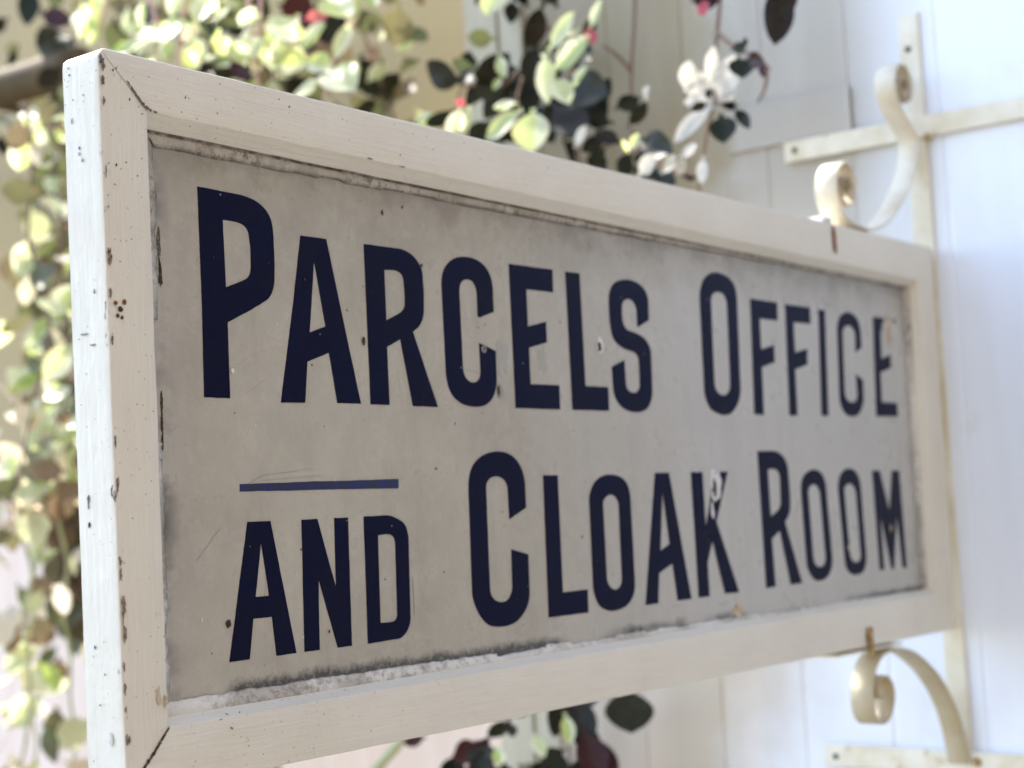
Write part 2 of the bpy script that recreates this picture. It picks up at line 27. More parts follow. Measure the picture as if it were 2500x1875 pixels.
LETTERS=[["P",[[[98.8,419.0],[135.9,418.3],[138.6,418.3],[141.3,418.2],[143.9,418.0],[146.5,417.7],[149.2,417.3],[151.9,416.8],[154.6,416.2],[157.1,415.5],[159.4,414.7],[161.5,413.7],[163.5,412.6],[165.4,411.4],[167.2,410.1],[168.7,408.6],[170.1,407.0],[171.3,405.3],[172.3,403.5],[173.0,401.6],[173.5,399.6],[173.9,397.7],[174.2,394.6],[174.4,391.5],[174.5,388.4],[174.4,385.2],[174.6,378.2],[174.5,371.1],[174.1,364.0],[173.6,356.9],[173.3,354.8],[172.8,352.8],[172.1,350.8],[171.2,348.8],[170.4,347.2],[169.5,345.7],[168.3,344.2],[167.0,342.8],[165.6,341.7],[164.0,340.7],[162.3,339.8],[160.6,339.0],[146.4,331.8],[123.6,321.5],[123.1,265.8],[97.7,265.9],[99.0,334.4]],[[122.6,397.2],[125.8,397.3],[129.1,397.3],[132.3,397.3],[135.6,397.2],[137.7,396.9],[139.9,396.6],[141.9,396.1],[143.8,395.4],[145.1,394.6],[146.2,393.7],[147.1,392.6],[147.8,391.4],[148.3,390.4],[148.6,389.3],[148.7,388.2],[148.8,387.1],[149.6,381.6],[149.8,376.0],[149.6,370.4],[149.4,364.8],[149.3,363.4],[149.0,361.9],[148.5,360.5],[147.9,359.1],[147.1,358.0],[146.2,356.9],[145.1,356.0],[143.8,355.2],[138.8,353.0],[133.6,351.1],[128.4,349.3],[123.2,347.4]]]],["A",[[[204.0,394.4],[233.0,394.6],[249.6,326.8],[265.0,265.8],[237.4,265.5],[230.4,304.7],[205.7,296.5],[201.4,264.9],[175.1,264.2],[193.0,341.4]],[[218.0,375.8],[227.7,325.2],[209.6,319.4]]]],["R",[[[276.9,395.2],[313.4,395.6],[316.2,395.7],[319.0,395.8],[321.8,395.8],[324.6,395.5],[327.5,395.0],[330.4,394.4],[333.1,393.5],[335.7,392.5],[338.1,391.4],[340.2,390.1],[342.2,388.6],[343.9,387.1],[345.4,385.4],[346.7,383.7],[347.8,381.9],[348.6,380.0],[349.2,377.7],[349.4,375.4],[349.5,373.0],[349.4,370.7],[349.8,364.6],[349.7,358.5],[349.3,352.4],[348.8,346.2],[348.4,344.1],[347.8,342.0],[347.0,340.0],[346.0,337.9],[345.0,336.4],[343.8,334.8],[342.3,333.4],[340.8,332.0],[339.0,330.7],[337.1,329.6],[335.1,328.5],[333.2,327.4],[361.3,265.6],[328.6,265.5],[316.7,320.3],[299.7,313.0],[299.5,265.6],[276.4,265.5]],[[300.7,376.3],[304.0,376.5],[307.3,376.8],[310.6,377.0],[313.9,377.0],[315.9,376.8],[317.9,376.4],[319.7,375.8],[321.2,375.1],[322.4,374.1],[323.2,372.9],[323.8,371.7],[324.2,370.4],[324.5,369.0],[324.6,367.7],[324.6,366.3],[324.6,364.9],[324.8,360.9],[324.9,356.9],[324.8,352.8],[324.4,348.8],[324.1,347.8],[323.5,346.8],[322.7,345.8],[321.8,344.9],[320.8,344.0],[319.6,343.2],[318.3,342.4],[316.9,341.7],[312.8,339.9],[308.7,338.2],[304.5,336.6],[300.4,334.9]]]],["C",[[[445.4,352.0],[445.5,364.6],[445.6,367.4],[445.7,370.1],[445.7,372.8],[445.4,375.5],[445.0,378.0],[444.4,380.5],[443.5,382.9],[442.2,385.1],[440.5,387.4],[438.4,389.5],[436.1,391.5],[433.3,393.2],[430.4,394.5],[427.2,395.6],[423.8,396.5],[420.2,397.1],[416.8,397.5],[413.3,397.6],[409.8,397.5],[406.2,397.3],[403.0,397.0],[399.9,396.5],[396.7,395.8],[393.8,394.8],[390.6,393.5],[387.7,392.0],[385.0,390.3],[382.6,388.5],[380.6,386.6],[378.9,384.5],[377.4,382.4],[376.3,380.3],[375.3,377.6],[374.5,374.9],[374.1,372.2],[374.0,369.6],[373.9,349.6],[374.0,297.5],[374.0,295.4],[374.2,293.3],[374.4,291.1],[374.8,289.0],[375.4,286.9],[376.0,284.8],[376.8,282.7],[377.9,280.7],[379.2,278.7],[380.8,276.7],[382.6,274.9],[384.8,273.3],[387.6,271.8],[390.6,270.5],[393.9,269.3],[397.3,268.4],[401.0,267.8],[404.8,267.4],[408.7,267.2],[412.6,267.1],[415.8,267.2],[419.0,267.5],[422.2,268.0],[425.3,268.7],[428.1,269.7],[430.7,270.9],[433.1,272.3],[435.2,273.8],[437.2,275.7],[438.9,277.7],[440.3,279.7],[441.5,281.8],[442.6,284.5],[443.6,287.2],[444.2,290.0],[444.5,292.7],[445.3,317.3],[421.9,323.1],[421.8,298.6],[421.7,296.9],[421.2,295.1],[420.5,293.4],[419.3,291.7],[418.1,290.6],[416.5,289.6],[414.7,288.8],[412.8,288.3],[411.0,288.1],[409.2,288.1],[407.5,288.4],[405.9,288.8],[404.1,289.6],[402.5,290.6],[401.1,291.7],[400.1,292.9],[399.0,294.7],[398.2,296.5],[397.8,298.5],[397.6,300.4],[397.9,364.8],[398.0,366.5],[398.2,368.2],[398.6,370.0],[399.2,371.7],[399.8,372.8],[400.6,373.9],[401.7,374.9],[403.0,375.9],[404.4,376.6],[405.9,377.1],[407.6,377.5],[409.3,377.7],[411.1,377.7],[413.0,377.6],[414.7,377.3],[416.2,376.8],[417.7,375.9],[418.8,374.9],[419.8,373.7],[420.5,372.5],[421.2,371.1],[421.7,369.7],[422.0,368.2],[422.1,366.7],[421.7,346.7],[424.6,345.4]]]],["E",[[[471.1,397.2],[538.7,398.0],[537.9,376.7],[495.9,376.1],[495.1,342.3],[523.8,348.4],[523.6,329.3],[495.3,322.7],[494.7,289.8],[539.5,290.3],[538.8,267.8],[470.0,267.6]]]],["L",[[[559.3,398.1],[583.0,398.4],[582.3,291.2],[620.7,291.3],[620.2,268.5],[558.5,268.1]]]],["S",[[[701.6,361.7],[702.6,378.9],[702.6,381.5],[702.1,384.0],[701.2,386.5],[699.8,388.8],[697.8,391.0],[695.4,393.0],[692.5,394.8],[689.3,396.3],[685.7,397.5],[681.7,398.4],[677.6,399.0],[673.3,399.5],[669.9,399.6],[666.3,399.6],[662.8,399.4],[659.2,399.0],[655.5,398.4],[651.8,397.6],[648.2,396.6],[644.9,395.4],[642.0,393.9],[639.5,392.3],[637.2,390.5],[635.4,388.6],[633.7,386.2],[632.4,383.8],[631.5,381.4],[630.9,379.0],[630.3,375.1],[630.0,371.3],[629.9,367.5],[629.9,363.7],[630.0,359.9],[630.2,356.1],[630.6,352.3],[631.2,348.6],[631.8,346.1],[632.5,343.7],[633.6,341.3],[635.1,339.1],[636.9,337.4],[639.0,335.8],[641.5,334.4],[644.3,333.1],[647.4,331.9],[650.7,331.0],[654.2,330.2],[657.8,329.4],[660.7,329.0],[663.7,328.7],[666.8,328.4],[669.6,327.9],[671.6,327.2],[673.5,326.4],[675.1,325.4],[676.3,324.3],[677.2,322.9],[677.8,321.5],[678.0,319.9],[678.1,318.3],[678.1,312.3],[677.9,306.2],[677.5,300.1],[677.3,294.0],[676.2,292.7],[675.2,291.4],[674.0,290.1],[672.4,288.9],[670.9,288.2],[669.1,287.7],[667.1,287.4],[665.2,287.4],[662.7,287.6],[660.4,288.0],[658.2,288.6],[656.5,289.5],[654.9,290.8],[653.7,292.2],[653.0,293.8],[652.7,295.4],[652.3,319.3],[628.9,311.2],[629.3,292.4],[629.5,289.3],[630.1,286.3],[631.2,283.4],[632.9,280.6],[634.9,278.3],[637.4,276.1],[640.3,274.1],[643.7,272.3],[647.1,271.0],[650.9,270.0],[655.0,269.2],[659.2,268.6],[663.6,268.3],[668.2,268.2],[672.8,268.4],[677.3,269.0],[680.9,269.7],[684.3,270.7],[687.5,271.9],[690.1,273.5],[693.0,275.8],[695.2,278.3],[697.0,281.0],[698.5,283.7],[699.5,286.5],[700.1,289.3],[700.4,292.1],[700.5,294.9],[701.9,327.3],[701.8,329.6],[701.3,331.8],[700.4,334.0],[699.1,336.1],[697.3,338.1],[695.1,340.1],[692.6,341.8],[689.6,343.3],[686.0,344.7],[682.0,345.7],[677.9,346.6],[673.7,347.4],[670.5,347.9],[667.1,348.2],[663.9,348.7],[660.9,349.4],[659.1,350.1],[657.6,351.1],[656.3,352.2],[655.3,353.4],[654.4,354.9],[653.7,356.5],[653.3,358.2],[653.0,359.8],[652.7,362.3],[652.6,364.7],[652.7,367.2],[653.3,369.7],[653.4,371.4],[653.7,373.2],[654.5,374.9],[655.8,376.5],[657.4,377.7],[659.4,378.8],[661.7,379.6],[664.2,380.1],[666.7,380.2],[669.0,380.0],[671.2,379.4],[673.1,378.7],[675.0,377.4],[676.5,375.9],[677.6,374.3],[678.5,372.6],[679.1,370.8],[679.3,368.9],[679.4,366.9],[679.3,364.9],[679.0,352.7]]]],["O",[[[804.3,391.0],[804.6,394.0],[805.3,397.1],[806.5,400.1],[808.0,403.1],[809.7,406.1],[811.6,409.1],[814.1,411.9],[817.5,414.6],[821.6,417.0],[826.3,419.1],[831.5,420.8],[837.0,421.9],[843.7,422.5],[850.4,422.3],[856.8,421.7],[862.9,420.7],[867.0,419.7],[870.6,418.3],[873.8,416.7],[876.7,414.9],[878.9,413.1],[880.6,411.1],[882.0,409.0],[882.9,406.8],[883.8,403.3],[884.3,399.7],[884.4,396.0],[884.2,392.3],[879.6,299.8],[879.3,297.1],[878.6,294.3],[877.6,291.6],[876.2,288.9],[874.3,286.0],[872.0,283.2],[869.4,280.4],[866.3,277.8],[863.6,275.8],[860.6,273.9],[857.3,272.2],[853.4,270.9],[849.4,270.0],[845.1,269.4],[840.8,269.2],[836.7,269.3],[830.4,270.1],[824.5,271.3],[818.9,272.8],[814.1,274.7],[810.8,276.8],[808.4,279.2],[806.6,281.8],[805.0,284.4],[803.7,286.9],[802.8,289.5],[802.3,292.1],[802.1,294.8]],[[827.9,390.5],[828.2,392.4],[828.8,394.3],[829.9,396.1],[831.7,397.9],[833.6,399.1],[836.0,400.1],[838.7,400.8],[841.5,401.3],[844.6,401.6],[847.7,401.5],[850.6,401.2],[853.2,400.6],[855.5,399.6],[857.3,398.3],[858.6,396.8],[859.7,395.3],[860.7,393.3],[861.3,391.3],[861.5,389.1],[861.5,387.0],[857.9,303.9],[857.6,301.7],[857.0,299.5],[855.9,297.4],[854.2,295.4],[852.3,293.9],[849.9,292.5],[847.1,291.4],[844.1,290.6],[841.3,290.4],[838.6,290.6],[836.0,291.1],[833.6,291.7],[831.2,292.7],[829.1,293.9],[827.4,295.3],[826.1,296.8],[825.1,298.7],[824.5,300.8],[824.3,302.9],[824.3,305.0]]]],["F",[[[914.2,399.7],[976.7,399.8],[975.2,379.5],[932.9,378.8],[932.1,344.3],[962.6,351.0],[961.8,331.5],[930.7,324.4],[928.3,271.3],[906.7,271.5]]]],["F",[[[995.4,399.6],[1057.4,400.2],[1055.9,380.9],[1013.4,380.1],[1012.5,344.7],[1042.9,351.1],[1041.3,332.6],[1009.7,325.4],[1008.1,272.2],[988.6,272.0]]]],["I",[[[1078.3,399.5],[1095.7,399.8],[1086.2,273.5],[1068.4,273.4]]]],["C",[[[1189.0,359.9],[1189.8,376.5],[1189.8,380.0],[1189.4,383.4],[1188.5,386.8],[1187.0,390.1],[1185.2,392.6],[1182.9,395.0],[1179.8,397.2],[1175.9,399.0],[1171.4,400.3],[1166.3,401.2],[1160.7,401.7],[1154.9,401.6],[1150.0,400.9],[1145.4,399.7],[1141.1,398.1],[1137.4,396.3],[1134.0,394.0],[1131.4,391.4],[1129.4,388.8],[1127.8,386.2],[1126.3,383.1],[1125.3,380.0],[1124.7,377.0],[1124.4,373.9],[1118.7,294.8],[1118.9,292.1],[1119.8,289.4],[1121.2,286.8],[1123.1,284.3],[1125.0,282.1],[1127.4,280.0],[1130.3,278.1],[1133.8,276.5],[1137.3,275.5],[1141.3,274.7],[1145.6,274.3],[1150.1,274.2],[1154.6,274.4],[1159.3,275.0],[1163.6,276.0],[1167.4,277.2],[1171.5,279.4],[1174.8,281.8],[1177.5,284.4],[1179.8,287.1],[1182.1,290.1],[1183.8,293.2],[1185.0,296.4],[1185.6,299.5],[1186.7,320.0],[1167.6,326.8],[1168.2,301.7],[1167.8,299.7],[1166.7,297.7],[1164.9,295.8],[1162.4,294.0],[1160.1,293.0],[1157.4,292.2],[1154.3,291.6],[1151.3,291.4],[1147.8,291.6],[1144.6,292.1],[1141.7,293.0],[1139.6,294.1],[1137.1,296.1],[1135.3,298.4],[1134.3,300.8],[1134.1,303.3],[1139.2,374.8],[1139.6,376.6],[1140.5,378.4],[1142.0,380.2],[1144.2,381.9],[1146.8,383.2],[1150.0,384.3],[1153.4,385.1],[1156.9,385.4],[1160.5,385.1],[1163.7,384.4],[1166.4,383.3],[1168.6,382.0],[1170.8,380.3],[1172.4,378.4],[1173.4,376.3],[1173.6,374.1],[1171.1,352.8]]]],["E",[[[1227.7,400.8],[1259.4,401.3],[1260.7,397.7],[1254.3,394.7],[1253.7,387.4],[1248.3,384.2],[1245.1,348.9],[1272.3,355.9],[1272.1,338.9],[1239.6,331.8],[1236.6,294.1],[1281.8,294.2],[1281.6,276.9],[1217.4,275.9]],[[1285.3,401.5],[1294.4,401.5],[1294.7,397.4],[1287.4,398.0]]]],["A",[[[135.5,176.0],[159.0,176.0],[180.6,77.3],[159.8,77.0],[156.6,105.8],[137.6,105.7],[132.4,77.0],[112.4,76.8]],[[148.5,160.5],[154.4,121.3],[140.8,121.2]]]],["N",[[[191.9,175.9],[209.2,176.1],[226.7,123.3],[228.1,176.4],[243.8,176.4],[241.8,77.3],[225.8,77.3],[207.7,130.3],[205.7,77.3],[189.2,77.4]]]],["D",[[[262.0,176.6],[289.5,176.9],[292.7,176.6],[295.9,176.0],[298.9,175.0],[301.9,174.0],[304.5,173.0],[307.0,171.9],[309.2,170.6],[311.1,169.1],[312.6,167.1],[313.5,165.0],[314.2,162.8],[314.8,160.6],[315.1,158.8],[315.2,157.0],[315.1,155.2],[315.0,153.4],[312.9,93.6],[312.6,91.5],[311.9,89.4],[311.0,87.5],[309.7,85.6],[308.4,84.0],[306.8,82.5],[305.0,81.2],[303.0,80.0],[301.2,79.2],[299.2,78.6],[297.1,78.2],[295.0,78.1],[260.4,77.4]],[[277.9,161.3],[280.9,161.5],[283.9,161.7],[287.0,161.8],[290.0,161.7],[291.7,161.5],[293.4,161.1],[294.9,160.5],[296.1,159.7],[297.2,158.4],[297.9,157.0],[298.3,155.5],[298.4,154.0],[296.9,98.8],[296.8,97.6],[296.6,96.5],[296.1,95.4],[295.4,94.3],[294.6,93.6],[293.7,93.0],[292.5,92.5],[291.3,92.3],[287.6,92.1],[283.8,92.1],[280.0,92.3],[276.3,92.4]]]],["-",[[[129.3,203.4],[195.5,204.5],[306.2,205.8],[305.8,198.2],[217.7,198.3],[129.0,198.0]]]],["C",[[[477.8,178.9],[478.2,199.0],[478.0,202.6],[477.2,206.2],[476.0,209.8],[474.3,213.2],[472.5,216.0],[470.2,218.6],[467.5,221.1],[464.3,223.3],[461.0,225.0],[457.2,226.4],[453.3,227.5],[449.1,228.3],[444.8,228.7],[440.5,228.8],[436.1,228.6],[431.8,228.2],[427.5,227.5],[423.2,226.5],[419.2,225.2],[415.4,223.8],[412.0,222.0],[408.8,220.1],[406.0,218.0],[403.6,215.7],[401.7,213.3],[400.2,210.8],[399.1,208.2],[398.2,205.5],[397.5,203.0],[397.1,200.4],[396.9,197.9],[396.8,195.3],[394.6,109.7],[394.7,106.8],[395.4,104.0],[396.4,101.1],[397.6,98.3],[399.1,95.6],[400.7,92.9],[402.7,90.2],[405.0,87.7],[407.2,85.6],[409.6,83.5],[412.3,81.7],[415.5,80.1],[418.9,79.0],[422.6,78.3],[426.5,77.8],[430.3,77.5],[434.7,77.4],[439.1,77.4],[443.4,77.7],[447.6,78.3],[451.5,79.2],[455.2,80.4],[458.6,81.9],[461.7,83.6],[464.9,85.8],[467.8,88.1],[470.3,90.7],[472.4,93.3],[474.1,96.1],[475.3,98.9],[476.1,101.8],[476.4,104.8],[477.4,137.6],[452.7,143.1],[451.4,110.9],[451.0,108.5],[450.1,106.2],[448.6,104.0],[446.8,101.9],[445.3,100.7],[443.4,99.7],[441.2,98.9],[438.8,98.4],[436.2,98.3],[433.5,98.5],[430.9,99.0],[428.4,99.7],[426.2,100.6],[424.2,101.8],[422.6,103.2],[421.3,104.7],[420.3,106.6],[419.8,108.7],[419.6,110.7],[419.6,112.7],[421.2,196.1],[421.3,197.9],[421.8,199.7],[422.7,201.4],[424.0,203.0],[425.5,204.2],[427.4,205.2],[429.6,206.1],[431.9,206.6],[434.2,206.9],[436.7,207.0],[439.1,206.8],[441.4,206.3],[443.6,205.7],[445.6,204.9],[447.4,203.9],[448.8,202.8],[450.2,201.2],[451.2,199.4],[451.9,197.6],[452.1,195.7],[452.3,169.3],[465.9,174.4]]]],["L",[[[506.1,207.6],[529.0,207.4],[527.2,101.1],[566.9,101.5],[566.1,80.2],[502.9,80.1]]]],["O",[[[577.5,182.9],[577.7,185.1],[578.3,187.3],[579.2,189.5],[580.4,191.6],[582.0,194.0],[584.0,196.5],[586.3,198.7],[589.1,200.9],[591.8,202.5],[595.0,204.0],[598.4,205.2],[602.0,206.2],[605.9,206.9],[609.9,207.4],[614.0,207.5],[618.1,207.5],[622.3,207.2],[626.4,206.6],[630.4,205.8],[634.1,204.7],[637.1,203.4],[639.8,202.0],[642.1,200.3],[644.0,198.4],[645.7,196.0],[646.9,193.4],[647.7,190.7],[648.3,188.1],[648.7,185.2],[648.8,182.3],[648.8,179.4],[648.7,176.5],[647.8,102.1],[647.5,99.5],[646.8,97.0],[645.7,94.5],[644.3,92.1],[642.8,90.1],[641.0,88.3],[638.9,86.5],[636.5,84.9],[634.1,83.6],[631.5,82.4],[628.6,81.4],[625.5,80.6],[620.5,79.7],[615.3,79.0],[610.0,78.7],[604.7,78.9],[599.9,79.5],[595.3,80.6],[591.0,82.1],[587.2,83.8],[584.4,85.7],[582.3,87.8],[580.6,90.1],[579.2,92.4],[577.8,95.2],[576.8,98.0],[576.1,100.8],[575.9,103.7]],[[600.5,178.7],[600.7,180.2],[601.1,181.7],[601.9,183.1],[603.2,184.3],[605.1,185.6],[607.3,186.8],[609.9,187.7],[612.7,188.2],[615.2,188.2],[617.6,187.9],[619.9,187.1],[621.7,186.2],[623.9,184.4],[625.6,182.4],[626.7,180.3],[627.1,178.2],[625.3,108.4],[625.1,106.8],[624.7,105.2],[623.9,103.6],[622.8,102.2],[621.2,101.0],[619.4,99.9],[617.2,99.0],[614.8,98.5],[612.3,98.5],[609.8,99.0],[607.6,99.7],[605.9,100.7],[603.5,102.8],[601.6,105.0],[600.4,107.4],[600.0,109.8]]]],["A",[[[695.6,208.6],[722.3,208.7],[751.1,81.0],[724.0,80.9],[718.1,117.9],[692.7,110.0],[687.6,80.5],[664.3,80.4]],[[707.5,189.8],[714.9,137.9],[697.6,131.7]]]],["K",[[[764.5,209.1],[788.0,208.9],[787.9,152.7],[797.5,173.3],[800.7,181.6],[815.1,208.9],[840.3,209.4],[810.3,157.5],[848.6,81.6],[818.6,82.0],[799.4,137.4],[787.2,116.0],[787.2,81.2],[765.1,81.2]]]],["R",[[[908.1,231.1],[942.5,231.8],[947.0,231.6],[951.3,231.0],[955.3,230.1],[959.1,229.0],[962.5,227.7],[965.6,226.2],[968.2,224.5],[970.4,222.6],[972.4,220.4],[973.9,218.1],[974.9,215.7],[975.8,213.3],[976.3,211.0],[976.5,208.7],[976.5,206.4],[976.5,204.0],[976.8,196.5],[976.9,188.9],[976.8,181.4],[976.4,173.8],[976.2,171.5],[975.7,169.2],[975.0,166.9],[974.1,164.6],[973.1,162.8],[971.8,161.1],[970.4,159.4],[968.7,157.8],[967.1,156.5],[965.2,155.2],[963.3,154.0],[961.4,152.8],[992.3,83.3],[965.0,83.1],[947.2,143.4],[928.1,135.0],[929.7,82.9],[907.9,82.5]],[[929.0,211.2],[932.3,211.4],[935.6,211.6],[938.9,211.8],[942.2,211.7],[944.9,211.4],[947.5,211.0],[949.8,210.3],[951.5,209.4],[953.5,207.4],[954.8,205.2],[955.5,203.0],[955.6,200.7],[954.2,176.5],[954.1,175.1],[953.7,173.6],[953.1,172.2],[952.2,170.8],[951.2,169.6],[950.0,168.4],[948.5,167.3],[946.8,166.3],[942.5,164.5],[938.1,162.7],[933.5,161.1],[929.0,159.4]]]],["O",[[[1003.8,185.0],[1004.0,188.6],[1004.8,192.1],[1006.2,195.6],[1008.3,199.1],[1010.3,201.2],[1012.8,203.2],[1016.0,205.1],[1019.6,206.7],[1023.8,208.2],[1028.4,209.4],[1033.2,210.3],[1038.3,210.8],[1042.8,210.6],[1047.2,210.0],[1051.3,209.0],[1054.9,207.7],[1058.1,206.0],[1060.6,204.1],[1062.7,202.0],[1064.3,199.8],[1065.7,197.2],[1066.7,194.5],[1067.2,191.7],[1067.4,188.9],[1071.2,108.2],[1071.0,105.2],[1070.3,102.2],[1069.0,99.3],[1067.3,96.4],[1065.3,94.0],[1063.0,91.6],[1060.1,89.4],[1056.6,87.4],[1053.4,86.1],[1049.7,84.9],[1045.8,84.1],[1041.6,83.5],[1037.6,83.2],[1033.6,83.2],[1029.7,83.6],[1026.1,84.3],[1022.0,85.9],[1018.5,87.8],[1015.6,89.9],[1013.1,92.1],[1010.4,95.0],[1008.1,98.0],[1006.6,101.0],[1006.0,104.1]],[[1021.6,184.8],[1022.0,186.6],[1023.3,188.5],[1025.3,190.2],[1027.7,191.8],[1029.6,192.6],[1032.0,193.2],[1034.5,193.5],[1037.0,193.5],[1039.7,193.1],[1042.1,192.4],[1044.2,191.5],[1045.7,190.4],[1047.8,188.1],[1049.4,185.7],[1050.4,183.3],[1050.8,180.8],[1053.8,109.0],[1053.4,106.8],[1052.3,104.7],[1050.5,102.8],[1048.1,100.9],[1046.3,100.1],[1043.9,99.4],[1041.3,99.1],[1038.7,99.0],[1035.8,99.3],[1033.0,99.9],[1030.6,100.8],[1028.7,101.9],[1026.5,103.8],[1024.9,106.0],[1023.9,108.1],[1023.5,110.3]]]],["O",[[[1098.0,186.1],[1098.2,189.5],[1099.1,192.9],[1100.5,196.2],[1102.5,199.5],[1104.3,201.8],[1106.6,204.0],[1109.5,206.1],[1112.9,208.0],[1116.3,209.4],[1120.2,210.5],[1124.4,211.3],[1128.8,211.7],[1133.2,211.6],[1137.6,211.1],[1141.7,210.3],[1145.3,209.1],[1148.7,207.6],[1151.5,205.7],[1153.7,203.7],[1155.4,201.6],[1157.3,198.5],[1158.6,195.4],[1159.4,192.2],[1159.7,189.0],[1161.9,107.9],[1161.8,105.1],[1161.4,102.3],[1160.6,99.5],[1159.2,96.8],[1157.5,94.2],[1155.3,91.7],[1152.4,89.4],[1148.5,87.4],[1144.2,86.2],[1139.1,85.4],[1133.8,85.1],[1128.4,85.2],[1123.8,85.6],[1119.5,86.5],[1115.5,87.8],[1112.4,89.3],[1108.7,91.9],[1105.8,94.8],[1103.9,97.7],[1103.1,100.7]],[[1114.5,185.9],[1114.7,187.2],[1115.5,188.5],[1116.8,189.7],[1118.5,190.8],[1120.6,191.7],[1123.1,192.6],[1125.8,193.2],[1128.7,193.4],[1131.9,193.1],[1134.8,192.5],[1137.5,191.6],[1139.5,190.5],[1141.9,188.5],[1143.7,186.3],[1144.8,184.1],[1145.2,181.7],[1146.8,108.5],[1146.6,106.8],[1145.8,105.1],[1144.4,103.4],[1142.4,101.9],[1140.3,101.0],[1137.8,100.3],[1135.0,99.8],[1132.1,99.7],[1129.3,100.1],[1126.7,100.8],[1124.5,101.7],[1122.8,102.8],[1120.8,104.8],[1119.3,106.8],[1118.4,108.9],[1118.0,111.0]]]],["M",[[[1194.3,208.9],[1216.5,208.8],[1236.1,158.5],[1251.3,208.7],[1273.6,208.6],[1276.3,86.3],[1263.2,86.7],[1256.4,151.6],[1238.0,86.7],[1230.1,87.1],[1209.3,152.8],[1209.7,87.1],[1196.4,87.3]]]]]

# ---------------------------------------------------------------- helpers
def link(o, parent=None):
    SC.collection.objects.link(o)
    if parent: o.parent = parent
    return o
def tag(o, label, cat, group=None, kind=None):
    o['label'] = label; o['category'] = cat
    if group: o['group'] = group
    if kind: o['kind'] = kind
    return o
def thing(name, label, cat, loc=(0,0,0), group=None):
    o = bpy.data.objects.new(name, None); o.empty_display_size = .05; link(o); o.location = loc
    return tag(o, label, cat, group)
def mesh(name, vs, fs, mat, parent=None, smooth=False, mi=None):
    off = Vector(parent_off(parent))
    me = bpy.data.meshes.new(name); me.from_pydata([tuple(Vector(v) - off) for v in vs], [], fs)
    for m in (mat if isinstance(mat, list) else [mat]): me.materials.append(m)
    if mi:
        for p, k in zip(me.polygons, mi): p.material_index = k
    bm = bmesh.new(); bm.from_mesh(me); bmesh.ops.recalc_face_normals(bm, faces=bm.faces); bm.to_mesh(me); bm.free()
    if smooth:
        me.polygons.foreach_set('use_smooth', [True]*len(me.polygons))
    me.update()
    return link(bpy.data.objects.new(name, me), parent)
def parent_off(p):
    v = Vector((0,0,0))
    while p is not None: v += p.location; p = p.parent
    return v
def box(x0,x1,y0,y1,z0,z1):
    v = [(x,y,z) for x in (x0,x1) for y in (y0,y1) for z in (z0,z1)]
    f = [(0,1,3,2),(4,6,7,5),(0,4,5,1),(2,3,7,6),(0,2,6,4),(1,5,7,3)]
    return v, f
def bevel(o, r, seg=2):
    bm = bmesh.new(); bm.from_mesh(o.data)
    bmesh.ops.bevel(bm, geom=bm.edges[:], offset=r, segments=seg, affect='EDGES', profile=.5)
    bm.to_mesh(o.data); bm.free(); return o
class NT:
    def __init__(s, name):
        s.m = bpy.data.materials.new(name); s.m.use_nodes = True; s.t = s.m.node_tree; s.p = s.t.nodes['Principled BSDF']; s.out = s.t.nodes['Material Output']
        s.co = s.t.nodes.new('ShaderNodeNewGeometry').outputs['Position']
    def n(s, typ, **kw):
        x = s.t.nodes.new(typ)
        for k, v in kw.items():
            if isinstance(k, str) and hasattr(x, k) and k not in ('inputs',): setattr(x, k, v)
        return x
    def l(s, a, b): s.t.links.new(a, b)
    def val(s, sock, v):
        if isinstance(v, (int, float)): sock.default_value = v
        elif isinstance(v, tuple): sock.default_value = v if len(v) == len(sock.default_value) else v + (1,)
        else: s.l(v, sock)
    def math(s, op, a, b=0, c=None, clamp=False):
        x = s.n('ShaderNodeMath', operation=op, use_clamp=clamp); s.val(x.inputs[0], a); s.val(x.inputs[1], b)
        if c is not None: s.val(x.inputs[2], c)
        return x.outputs[0]
    def map(s, v, a, b, c=0, d=1):
        x = s.n('ShaderNodeMapRange'); s.val(x.inputs[0], v)
        for i, q in zip((1,2,3,4), (a,b,c,d)): x.inputs[i].default_value = q
        return x.outputs[0]
    def scale(s, v, sc):
        x = s.n('ShaderNodeMapping'); s.l(v, x.inputs[0]); x.inputs['Scale'].default_value = sc; return x.outputs[0]
    def noise(s, sc, det=4, rough=.6, co=None, off=0):
        x = s.n('ShaderNodeTexNoise'); s.l(co if co is not None else s.co, x.inputs['Vector']); x.inputs['Scale'].default_value = sc
        x.inputs['Detail'].default_value = det; x.inputs['Roughness'].default_value = rough; return x.outputs[0]
    def vor(s, sc, co=None):
        x = s.n('ShaderNodeTexVoronoi'); s.l(co if co is not None else s.co, x.inputs['Vector']); x.inputs['Scale'].default_value = sc; return x
    def mix(s, f, a, b, mode='MIX'):
        x = s.n('ShaderNodeMix', data_type='RGBA', blend_type=mode); s.val(x.inputs[0], f)
        s.val(x.inputs[6], a); s.val(x.inputs[7], b); return x.outputs[2]
    def xyz(s):
        x = s.n('ShaderNodeSeparateXYZ'); s.l(s.co, x.inputs[0]); return x.outputs
    def bump(s, h, st, d):
        x = s.n('ShaderNodeBump'); s.l(h, x.inputs['Height']); x.inputs['Strength'].default_value = st; x.inputs['Distance'].default_value = d; s.l(x.outputs[0], s.p.inputs['Normal']); return x
    def fin(s, col, rough, spec=.5):
        s.val(s.p.inputs['Base Color'], col); s.val(s.p.inputs['Roughness'], rough); s.p.inputs['Specular IOR Level'].default_value = spec; return s.m
